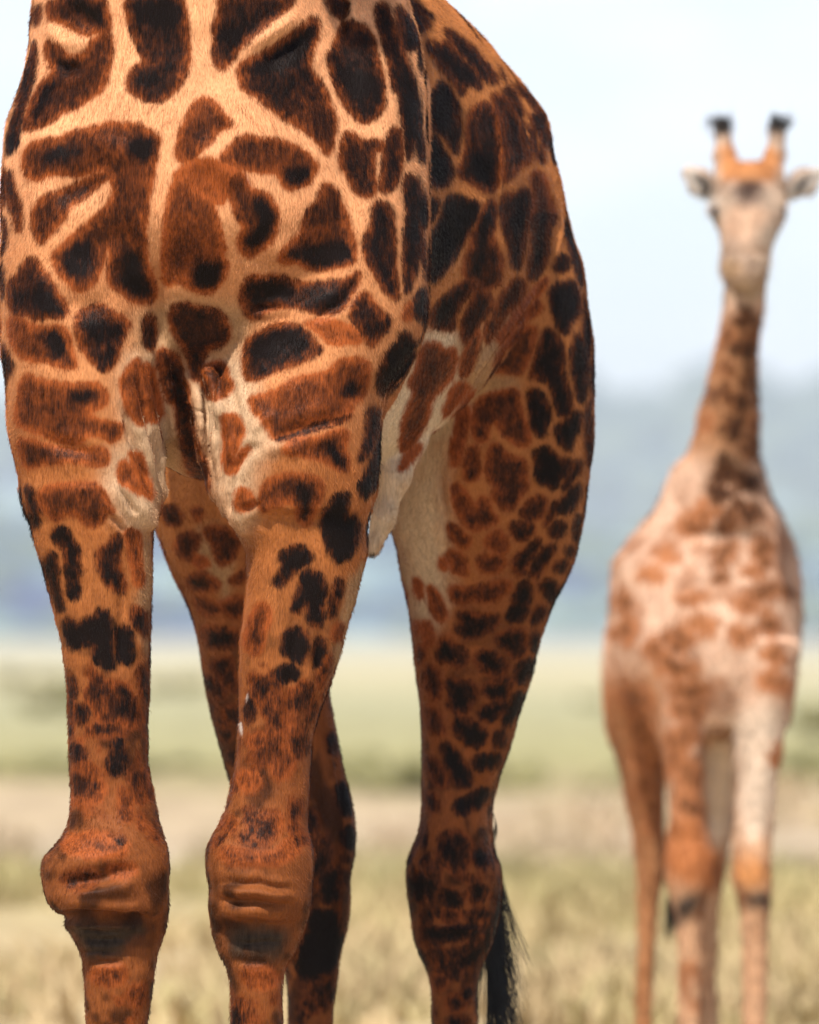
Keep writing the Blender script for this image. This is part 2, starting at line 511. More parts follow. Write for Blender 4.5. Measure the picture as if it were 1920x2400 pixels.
# grass standing on the nearer plain
def grass():
    n = 5200
    d = RNG.uniform(1 / 118.0, 1 / 41.0, n); d = 1 / d                # even in the view
    x = RNG.uniform(-1, 1, n) * (d * 0.055 + 0.5)
    dense = lattice_noise(np.stack([x, d, 0 * d], 1) * np.array([[.9, .22, 1]]), 1.0, 77)
    keep = RNG.uniform(-0.9, 1, n) < dense * 1.4 - 0.05 - 1.1 * np.clip((d - 62) / 20, 0, 1)
    x, d = x[keep], d[keep]
    Vs, Fs, tone = [], [], []
    base = 0
    for cx, cd in zip(x, d):
        nb = 14
        sc = RNG.uniform(.6, 1.5)
        t = RNG.uniform(0, 1)
        ang = RNG.uniform(0, 2 * math.pi, nb); r = RNG.uniform(0, .16, nb) * sc
        hgt = RNG.uniform(.06, .22, nb) * sc; lean = RNG.normal(0, .10, (nb, 2)) * sc
        w = RNG.uniform(.004, .010, nb) * (1 + cd / 60)
        bx = cx + r * np.cos(ang); by = cd - D + r * np.sin(ang)
        p0 = np.stack([bx - w, by, 0 * bx - .02], 1); p1 = np.stack([bx + w, by, 0 * bx - .02], 1)
        p2 = np.stack([bx + w * .8 + lean[:, 0] * .4, by + lean[:, 1] * .4, hgt * .6], 1); p3 = np.stack([bx - w * .8 + lean[:, 0] * .4, by + lean[:, 1] * .4, hgt * .6], 1)
        p4 = np.stack([bx + lean[:, 0], by + lean[:, 1], hgt], 1)
        Vs.append(np.stack([p0, p1, p2, p3, p4], 1).reshape(-1, 3))
        o = base + np.arange(nb)[:, None] * 5
        Fs.append(np.concatenate([o + [0, 1, 2], o + [0, 2, 3], o + [3, 2, 4]]))
        tone.append(np.full(nb * 5, t)); base += nb * 5
    me = quad_mesh("dry_grass", np.concatenate(Vs), np.concatenate(Fs))
    attr(me, "tone", np.concatenate(tone))
    return me
gr = bpy.data.objects.new("dry_grass", grass())
gr.data.materials.append(soil_material('dry_grass_blades', True))
put(gr, label="pale dry grass covering the open plain", cat="grass", kind="stuff")

# low olive scrub out on the plain
def scrub():
    d = np.concatenate([RNG.normal(110, 4, 110), RNG.uniform(150, 320, 30)]); n = len(d)
    x = RNG.uniform(-1, 1, n) * d * .055
    keep = lattice_noise(np.stack([x / d * 60, np.log(d) * 3, 0 * d], 1), 1.0, 81) > -.1
    x, d = x[keep], d[keep]; n = len(x)
    r = np.where(d < 140, RNG.uniform(.10, .26, n), np.where(d < 500, RNG.uniform(.15, .5, n), RNG.uniform(.6, 1.8, n)))
    P, S = [], []
    for i in range(n):
        m = 7
        o = RNG.normal(0, 1, (m, 3)) * (r[i] * 1.1, r[i] * 1.1, r[i] * .25)
        P.append(np.array([x[i], d[i] - D, r[i] * .5]) + o); S.append(RNG.uniform(.35, .75, (m, 1)) * r[i] * np.array([[1.2, 1.2, .8]]))
    return crowns(np.concatenate(P), np.concatenate(S))
V, Fc = scrub()
sc = bpy.data.objects.new("low_scrub", quad_mesh("low_scrub", V, Fc))
def scrub_material():
    m, nt, b, out = mat("olive_scrub")
    geo = N(nt, "ShaderNodeNewGeometry"); cr = N(nt, "ShaderNodeValToRGB"); nt.links.new(geo.outputs['Random Per Island'], cr.inputs[0])
    el = cr.color_ramp.elements
    el[0].color = (.15, .14, .06, 1); el[1].color = (.27, .24, .11, 1)
    nt.links.new(cr.outputs[0], b.inputs['Base Color']); b.inputs['Roughness'].default_value = 1.0; b.inputs['Specular IOR Level'].default_value = 0.0
    return m
sc.data.materials.append(scrub_material())
put(sc, label="low olive scrub dotted across the middle of the plain", cat="scrub", kind="stuff")

# the hazy air between here and the hills
def haze():
    x0, x1, y0, y1, z0, z1 = -6500, 6500, -200, 9500, -6, 195
    V = np.array([(x, y, z) for x in (x0, x1) for y in (y0, y1) for z in (z0, z1)], float)
    Q = np.array([(0, 1, 3, 2), (4, 6, 7, 5), (0, 4, 5, 1), (2, 3, 7, 6), (0, 2, 6, 4), (1, 5, 7, 3)])
    me = quad_mesh("haze", V, Q)
    me.polygons.foreach_set("use_smooth", np.zeros(6, bool))
    m = bpy.data.materials.new("hazy_air"); m.use_nodes = True
    nt = m.node_tree; nt.nodes.clear()
    out = N(nt, "ShaderNodeOutputMaterial"); vol = N(nt, "ShaderNodeVolumePrincipled")
    vol.inputs['Color'].default_value = (0.86, 0.94, 1.0, 1); vol.inputs['Density'].default_value = 1.9e-4
    vol.inputs['Anisotropy'].default_value = -0.2
    nt.links.new(vol.outputs[0], out.inputs['Volume'])
    me.materials.append(m)
    return put(bpy.data.objects.new("haze", me), label="pale blue haze in front of the far hills", cat="haze", kind="stuff")
haze()

# ------------------------------------------------------------------ coat shader shared by both animals
def coat_material(name, vor_scale, edge_mm, fur=1.0, spot_a=(0.25, 0.059, 0.0125), spot_b=(0.0075, 0.0036, 0.0024)):
    m, nt, b, out = mat(name)
    L = nt.links
    def A(n, o='Fac'): return N(nt, "ShaderNodeAttribute", attribute_name=n).outputs[o]
    tc = N(nt, "ShaderNodeTexCoord")
    pos = tc.outputs['Object']
    def noise(scale, detail, sx=1, sy=1, sz=1, rough=.55, rot=(0, 0, 0)):
        mp = N(nt, "ShaderNodeMapping"); mp.inputs['Scale'].default_value = (sx, sy, sz); mp.inputs['Rotation'].default_value = rot
        L.new(pos, mp.inputs[0])
        n = N(nt, "ShaderNodeTexNoise", i_Scale=scale, i_Detail=detail, i_Roughness=rough); L.new(mp.outputs[0], n.inputs['Vector'])
        return n.outputs[0]
    strands = noise(230, 3, 1, 1, .17, .6)           # hairs lying down the body
    strands2 = noise(420, 2, 1, 1, .13, .6, (0, .25, 0))
    clump = noise(60, 4, 1, 1, .55)
    broad = noise(11, 3)
    # pattern of the unseen sides: plain cells
    vo = N(nt, "ShaderNodeTexVoronoi", feature='DISTANCE_TO_EDGE'); vo.inputs['Scale'].default_value = vor_scale
    wob = N(nt, "ShaderNodeVectorMath", operation='MULTIPLY_ADD')
    nz = N(nt, "ShaderNodeTexNoise", i_Scale=9.0, i_Detail=2.0); L.new(pos, nz.inputs['Vector'])
    L.new(nz.outputs['Color'], wob.inputs[0]); wob.inputs[1].default_value = (.07, .07, .07); L.new(pos, wob.inputs[2])
    L.new(wob.outputs[0], vo.inputs['Vector'])
    vsd = math_(nt, 'MULTIPLY', math_(nt, 'SUBTRACT', vo.outputs['Distance'], 0.085), 1000.0 / vor_scale)
    w = A("chart")
    sd = math_(nt, 'ADD', math_(nt, 'MULTIPLY', A("sd"), w), math_(nt, 'MULTIPLY', vsd, math_(nt, 'SUBTRACT', 1.0, w)))
    # ragged, hairy edge
    j = math_(nt, 'ADD', math_(nt, 'MULTIPLY', math_(nt, 'SUBTRACT', strands, .5), 15.0 * fur),
              math_(nt, 'MULTIPLY', math_(nt, 'SUBTRACT', clump, .5), 18.0 * fur))
    sdj = math_(nt, 'ADD', sd, j)
    mr = N(nt, "ShaderNodeMapRange", interpolation_type='SMOOTHSTEP'); L.new(sdj, mr.inputs[0])
    mr.inputs[1].default_value = -edge_mm; mr.inputs[2].default_value = edge_mm
    inside = mr.outputs[0]
    # how dark: tone of the patch, deeper toward its heart, mottled
    mr2 = N(nt, "ShaderNodeMapRange", interpolation_type='SMOOTHSTEP'); L.new(sdj, mr2.inputs[0])
    mr2.inputs[1].default_value = -4.0; mr2.inputs[2].default_value = 30.0; mr2.inputs[3].default_value = -.42; mr2.inputs[4].default_value = .12
    tone = math_(nt, 'ADD', A("tone"), mr2.outputs[0])
    tone = math_(nt, 'ADD', tone, math_(nt, 'MULTIPLY', math_(nt, 'SUBTRACT', clump, .5), .8))
    tone = math_(nt, 'ADD', tone, math_(nt, 'MULTIPLY', math_(nt, 'SUBTRACT', strands, .5), .75))
    tone = math_(nt, 'ADD', tone, math_(nt, 'MULTIPLY', math_(nt, 'SUBTRACT', broad, .5), .75), None, True)
    sr = N(nt, "ShaderNodeValToRGB"); L.new(tone, sr.inputs[0])
    el = sr.color_ramp.elements
    el[0].position = 0.0; el[0].color = (*[c * 1.35 for c in spot_a], 1)
    el[1].position = 1.0; el[1].color = (*spot_b, 1)
    e = el.new(.43); e.color = (*[c * .62 for c in spot_a], 1)
    e = el.new(.74); e.color = (*[spot_a[i] * .16 + spot_b[i] * .7 for i in range(3)], 1)
    coat = A("coat", 'Color')
    hv = N(nt, "ShaderNodeHueSaturation"); L.new(coat, hv.inputs['Color'])
    val = math_(nt, 'ADD', 1.0, math_(nt, 'ADD', math_(nt, 'MULTIPLY', math_(nt, 'SUBTRACT', strands, .5), 1.0 * fur),
                math_(nt, 'MULTIPLY', math_(nt, 'SUBTRACT', broad, .5), .35)))
    L.new(val, hv.inputs['Value'])
    fullc = mixc(nt, inside, hv.outputs[0], sr.outputs[0])
    L.new(fullc, b.inputs['Base Color'])
    b.inputs['Roughness'].default_value = .5
    b.inputs['Specular IOR Level'].default_value = .08
    b.inputs['Sheen Weight'].default_value = .0
    b.inputs['Sheen Roughness'].default_value = .5
    b.inputs['Sheen Tint'].default_value = (1, .8, .6, 1)
    hgt = math_(nt, 'ADD', math_(nt, 'MULTIPLY', strands, .6), math_(nt, 'ADD', math_(nt, 'MULTIPLY', strands2, .35), math_(nt, 'MULTIPLY', clump, .8)))
    bp = N(nt, "ShaderNodeBump", i_Strength=.55, i_Distance=.004 * fur); L.new(hgt, bp.inputs['Height'])
    L.new(bp.outputs[0], b.inputs['Normal'])
    return m

def paint(me, V, Nn, spots, zones, base, layer_of, vmin=-40, grow=0.0, soft_of=None, speckle=None, deepen=0.0):
    """spots/zones keyed by layer; writes sd, tone, coat and chart attributes"""
    u, v = frontal(V)
    lay = layer_of(V, u, v)
    sd = np.full(len(V), -40.0); tone = np.full(len(V), .8)
    coat = base(V, u, v, lay)
    wob = lattice_noise(V, 22.0, 9) + .6 * lattice_noise(V, 70.0, 10)
    mo = lattice_noise(V * (1, 1, .3), 130.0, 12)
    for lid, name in enumerate(sorted(spots)):
        S, T = Chart(-40), Chart(.6)
        for tn, P in spots[name]:
            r = Chart.poly(round_poly(P, 2), 44)
            if r is None: continue
            a, b, d = r
            if tn == 'D':
                f = sstep(-14, 20, d); t = T.m[a, b]
                T.m[a, b] = t + f * np.maximum(.95 - t, 0)
                continue
            d = d + 8.5 + grow
            cur = S.m[a, b]; up = d > cur
            T.m[a, b] = np.where(up, tn, T.m[a, b]); S.m[a, b] = np.maximum(cur, d)
        k = lay == lid
        sd[k] = S.at(u[k], v[k]); tone[k] = T.at(u[k], v[k])
        for col, soft, P in zones.get(name, ()):
            C = Chart(-200)
            r = Chart.poly(round_poly(P, 2), soft + 14)
            if r is None: continue
            a, b, d = r; C.m[a, b] = d
            f = sstep(-soft, soft, C.at(u[k], v[k]) + min(10, soft) * wob[k])[:, None]
            coat[k] = coat[k] * (1 - f) + np.array(col) * f * (1 + (.6 if col[0] < .1 else .12) * mo[k][:, None])
    if soft_of is not None: sd = (sd + 5 * sstep(1250, 1600, v)) / soft_of(u, v, lay)
    if speckle is not None:                      # smaller irregular flecks between the drawn patches
        amt, t2 = speckle(u, v, lay)
        fl = 22 * (lattice_noise(V * (1, 1, .75), 19.0, 41) + .55 * lattice_noise(V, 44.0, 42)) - 2 + amt
        up = fl > sd
        sd = np.where(up, fl, sd); tone = np.where(up, t2, tone)
    face = sstep(-.05, .30, -Nn[:, 1]) * sstep(vmin - 60, vmin, v) * sstep(2470, 2400, v)
    tone = tone + deepen * sstep(1380, 1560, v)
    tone = tone + .05
    attr(me, "sd", sd); attr(me, "tone", tone); attr(me, "coat", coat); attr(me, "chart", face)

def carve(V, Nn, strokes, layer_of):
    u, v = frontal(V); lay = layer_of(V, u, v)
    disp = np.zeros(len(V))
    for lid, w, dep, P in strokes:
        P = np.array(P, float)
        k = np.nonzero((lay == lid) & (Nn[:, 1] < .2) & (u > P[:, 0].min() - 4 * w) & (u < P[:, 0].max() + 4 * w)
                       & (v > P[:, 1].min() - 4 * w) & (v < P[:, 1].max() + 4 * w))[0]
        if not len(k): continue
        best = np.full(len(k), 1e9); along = np.zeros(len(k)); tot = 0
        seg = np.hypot(*np.diff(P, axis=0).T); full = seg.sum()
        for (x0, y0), (x1, y1), sl in zip(P[:-1], P[1:], seg):
            t = np.clip(((u[k] - x0) * (x1 - x0) + (v[k] - y0) * (y1 - y0)) / max(sl * sl, 1e-6), 0, 1)
            d = np.hypot(u[k] - x0 - t * (x1 - x0), v[k] - y0 - t * (y1 - y0))
            m = d < best; best[m] = d[m]; along[m] = (tot + t[m] * sl) / full; tot += sl
        taper = sstep(0, .34, along) * sstep(1, .66, along)
        dep = dep * 1.25; w = w * 1.15
        disp[k] -= dep * np.exp(-(best / w) ** 2) * taper
        if dep > 0:
            disp[k] += dep * .35 * np.exp(-((best - 2.3 * w) / (w * 1.1)) ** 2) * taper   # skin swells beside a crease
    return disp / 1000.0

# ------------------------------------------------------------------ the big giraffe
def grow_giraffe():
    f = Flesh((-1.08, -.85, -.03), (.62, 2.42, 5.35), .0095)
    f.barrel([(.12, 450, 290, -60, 800), (.28, 475, 385, -220, 960), (.5, 545, 415, -270, 1125), (.8, 632, 430, -215, 1140), (1.1, 722, 488, -120, 1105),
              (1.4, 800, 478, -20, 1015), (1.65, 850, 440, 85, 920), (1.9, 880, 360, 175, 840), (2.08, 895, 235, 260, 760), (2.15, 900, 120, 340, 660)], .05, 2.25)
    # chest and base of the neck
    f.column([(860, 200, 780, .24, .6), (760, 130, 840, .10, .6), (640, 90, 900, .03, .6), (500, 60, 900, -.02, .62), (350, 62, 880, -.02, .64), (200, 72, 850, 0, .68), (100, 78, 830, .01, .7), (0, 90, 810, .01, .72),
              (-120, 125, 770, -.01, .72), (-300, 195, 690, -.05, .66), (-500, 265, 625, -.13, .52), (-800, 325, 575, -.26, .28), (-1200, 362, 545, -.42, -.04),
              (-1700, 385, 530, -.55, -.26), (-1850, 392, 525, -.58, -.32)], .06, 2.35)
    # head (above the picture)
    f.chain([(458, -1830, -.42, .13), (456, -1800, -.66, .10), (455, -1730, -.80, .085)], .06)
    for s in (-1, 1):
        f.chain([(458 + s * 60, -1900, -.42, .035), (458 + s * 72, -2080, -.38, .028)], .03)
        f.egg(458 + s * 165, -1860, -.38, [(.10 * 1, 0, .02 * s), (0, .02, 0), (0, 0, .045)], .02)
    # shoulders
    f.column([(-80, 128, 420, .18, .6), (0, 90, 430, .14, .62), (80, 79, 430, .12, .63), (160, 64, 430, .1, .64), (230, 38, 430, .08, .64), (300, 17, 420, .06, .64), (400, 8, 410, .04, .63),
              (500, 4, 400, .03, .62), (650, 1, 400, .02, .6), (800, 2, 395, .0, .56), (900, 14, 392, -.01, .5), (1000, 18, 388, -.005, .44), (1100, 40, 382, 0, .38), (1200, 64, 372, .01, .335)], .035, 2.3)
    f.column([(-80, 600, 925, .22, .62), (0, 590, 958, .2, .64), (100, 600, 984, .17, .66), (250, 610, 1000, .13, .66), (400, 610, 1004, .10, .66), (550, 600, 1005, .07, .64),
              (668, 580, 1006, .05, .62), (750, 550, 1000, .03, .6), (815, 530, 980, .02, .57), (870, 515, 950, .01, .54), (925, 505, 905, 0, .5), (1010, 496, 891, -.01, .45), (1113, 496, 885, -.005, .4),
              (1196, 528, 862, .005, .35)], .035, 2.3)
    # forelegs
    def foreleg(rows, y0):
        prof = [(1150, .00, .36), (1300, .02, .30), (1500, .035, .255), (1700, .045, .235), (1850, .04, .225), (1950, .015, .235), (2030, -.012, .245), (2105, -.014, .245), (2134, -.004, .24),
                (2156, .045, .235), (2250, .05, .205), (2400, .062, .185), (2700, .065, .175), (2860, .05, .20), (2960, .03, .2), (3020, .02, .22), (3098, -.02, .25)]
        p = np.array(prof)
        out = [(v, a, b, float(pchip(p[:, 0], p[:, 1], np.array([v]))[0]) + y0, float(pchip(p[:, 0], p[:, 2], np.array([v]))[0]) + y0) for v, a, b in rows]
        f.column(out, .03, 2.35)
    foreleg([(1150, 52, 376), (1220, 68, 370), (1260, 78, 360), (1300, 91, 357), (1350, 105, 357), (1400, 119, 355), (1450, 131, 354), (1500, 144, 353), (1550, 151, 352), (1600, 157, 351), (1700, 161, 347), (1780, 166, 347),
             (1830, 166, 356), (1900, 162, 368), (1930, 158, 374), (1960, 146, 382), (1990, 121, 391), (2015, 101, 395), (2040, 95, 396), (2075, 99, 394), (2110, 109, 396), (2135, 128, 396),
             (2151, 150, 394), (2170, 156, 392), (2210, 175, 379), (2250, 192, 367), (2300, 200, 359), (2350, 201, 352), (2400, 201, 346), (2600, 205, 336), (2800, 203, 338), (2880, 192, 348), (2960, 198, 345), (3020, 188, 355), (3098, 172, 372)], 0)
    foreleg([(1150, 506, 874), (1200, 530, 862), (1250, 556, 858), (1300, 578, 858), (1325, 579, 851), (1400, 576, 835), (1450, 570, 820), (1490, 562, 808), (1550, 561, 792), (1600, 561, 775), (1650, 560, 756), (1700, 559, 741), (1750, 558, 732),
             (1800, 552, 729), (1840, 543, 728), (1901, 530, 722), (1937, 514, 723), (1976, 491, 733), (2002, 484, 737), (2041, 486, 735), (2080, 492, 731), (2122, 490, 728), (2164, 494, 721), (2206, 504, 703),
             (2239, 517, 688), (2265, 532, 670), (2301, 540, 664), (2350, 541, 662), (2400, 541, 661), (2600, 545, 655), (2800, 540, 660), (2880, 530, 668), (2960, 538, 664), (3020, 528, 675), (3098, 512, 690)], .02)
    # haunches and hind legs
    def hindleg(rows):
        p = np.array([(200, 1.40, 1.75), (400, 1.36, 1.98), (700, 1.38, 2.12), (900, 1.42, 2.12), (1100, 1.47, 2.08), (1250, 1.52, 2.03), (1450, 1.60, 1.97), (1650, 1.66, 1.95), (1850, 1.69, 1.95), (1960, 1.68, 1.985),
                      (2060, 1.69, 1.97), (2170, 1.72, 1.93), (2300, 1.74, 1.89), (2450, 1.75, 1.87), (2750, 1.74, 1.88), (2840, 1.72, 1.9), (2920, 1.70, 1.9), (2982, 1.65, 1.93)])
        out = [(v, a, b, float(pchip(p[:, 0], p[:, 1], np.array([v]))[0]), float(pchip(p[:, 0], p[:, 2], np.array([v]))[0])) for v, a, b in rows]
        f.column(out, .04, 2.25)
    hindleg([(170, 1060, 1186), (197, 1010, 1218), (232, 960, 1252), (264, 940, 1275), (300, 930, 1288), (374, 920, 1299), (429, 920, 1313), (490, 920, 1326), (572, 930, 1346), (615, 930, 1362), (653, 935, 1369),
             (746, 945, 1381), (798, 950, 1388), (856, 955, 1391), (943, 950, 1390), (1045, 930, 1388), (1088, 922, 1383), (1161, 914, 1375), (1228, 916, 1366), (1283, 930, 1352), (1329, 940, 1337),
             (1355, 945, 1328), (1408, 955, 1300), (1472, 963, 1274), (1530, 970, 1259), (1582, 977, 1248), (1625, 983, 1233), (1669, 987, 1219), (1718, 989, 1204), (1765, 990, 1190), (1850, 990, 1165), (1897, 989, 1155),
             (1948, 983, 1153), (1994, 967, 1157), (2027, 955, 1173), (2064, 955, 1177), (2133, 962, 1171), (2198, 970, 1157), (2240, 983, 1140), (2273, 999, 1128), (2314, 1009, 1119), (2400, 1012, 1118), (2650, 1014, 1114), (2760, 1006, 1122), (2850, 1004, 1124), (2982, 985, 1140)])
    hindleg([(170, 640, 760), (232, 560, 830), (300, 500, 850), (500, 440, 860), (746, 380, 860), (943, 345, 850), (1088, 340, 830), (1161, 346, 800), (1200, 354, 770), (1250, 370, 745), (1300, 388, 735), (1340, 404, 735), (1390, 430, 738), (1430, 447, 742), (1470, 459, 748), (1520, 468, 756),
             (1600, 480, 765), (1640, 488, 774), (1700, 501, 783), (1765, 519, 796), (1830, 540, 812), (1880, 562, 826), (1920, 582, 832), (1966, 598, 835), (2010, 606, 829), (2050, 612, 821), (2090, 618, 819), (2130, 622, 820),
             (2170, 632, 814), (2210, 648, 803), (2250, 662, 794), (2300, 672, 790), (2340, 676, 786), (2400, 677, 781), (2650, 679, 777), (2760, 671, 785), (2850, 669, 787), (2982, 652, 802)])
    # sheath under the belly, dock of the tail
    f.chain([(960, 1030, 1.05, .045), (922, 1120, 1.0, .036), (900, 1215, .98, .027), (872, 1290, .97, .021)], .03)
    f.chain([(905, 300, 2.12, .05), (925, 420, 2.22, .035), (990, 800, 2.28, .026), (1070, 1300, 2.27, .02), (1118, 1700, 2.2, .016), (1128, 1890, 2.16, .012)], .03)
    # folds of loose skin hanging at the breast
    for pts, r in (([(422, 760, .16), (430, 820, .19), (440, 880, .19), (455, 940, .175), (469, 1000, .17), (484, 1075, .18)], .020), ([(470, 790, .19), (480, 840, .185), (494, 890, .15), (503, 950, .13), (503, 1030, .12), (501, 1090, .13), (512, 1150, .13), (528, 1200, .12)], .016),
                   ([(512, 880, .06), (522, 960, .075), (525, 1040, .09), (523, 1110, .095), (530, 1165, .09), (548, 1220, .085)], .016), ([(440, 760, .17), (462, 830, .20), (470, 900, .215), (480, 980, .225), (495, 1060, .23), (520, 1150, .21)], .036),
                   ([(340, 760, .08), (344, 840, .085), (350, 920, .10), (360, 1000, .12), (371, 1080, .14), (386, 1160, .16)], .014), ([(306, 780, .06), (314, 850, .05), (325, 930, .06), (341, 1020, .085), (353, 1090, .105), (366, 1170, .125)], .014),
                   ([(290, 860, .04), (297, 930, .03), (311, 1010, .045), (329, 1090, .065), (347, 1170, .09)], .013), ([(290, 1110, .05), (305, 1140, .05), (330, 1190, .06), (350, 1222, .08)], .024), ([(548, 1120, .08), (556, 1160, .06), (562, 1210, .07), (572, 1240, .085)], .022),
                   ([(368, 740, .13), (376, 820, .13), (388, 910, .17), (402, 1020, .23)], .020)):
        f.chain([(u, v, y + (.035 if i == 0 else 0), r * (.35 if i == 0 else 1)) for i, (u, v, y) in enumerate(pts)], .016)
    V, Q = f.skin()
    del f
    V, Q = split_quads(relax(V, Q, 2), Q)
    return quad_mesh("giraffe_body", V, Q)

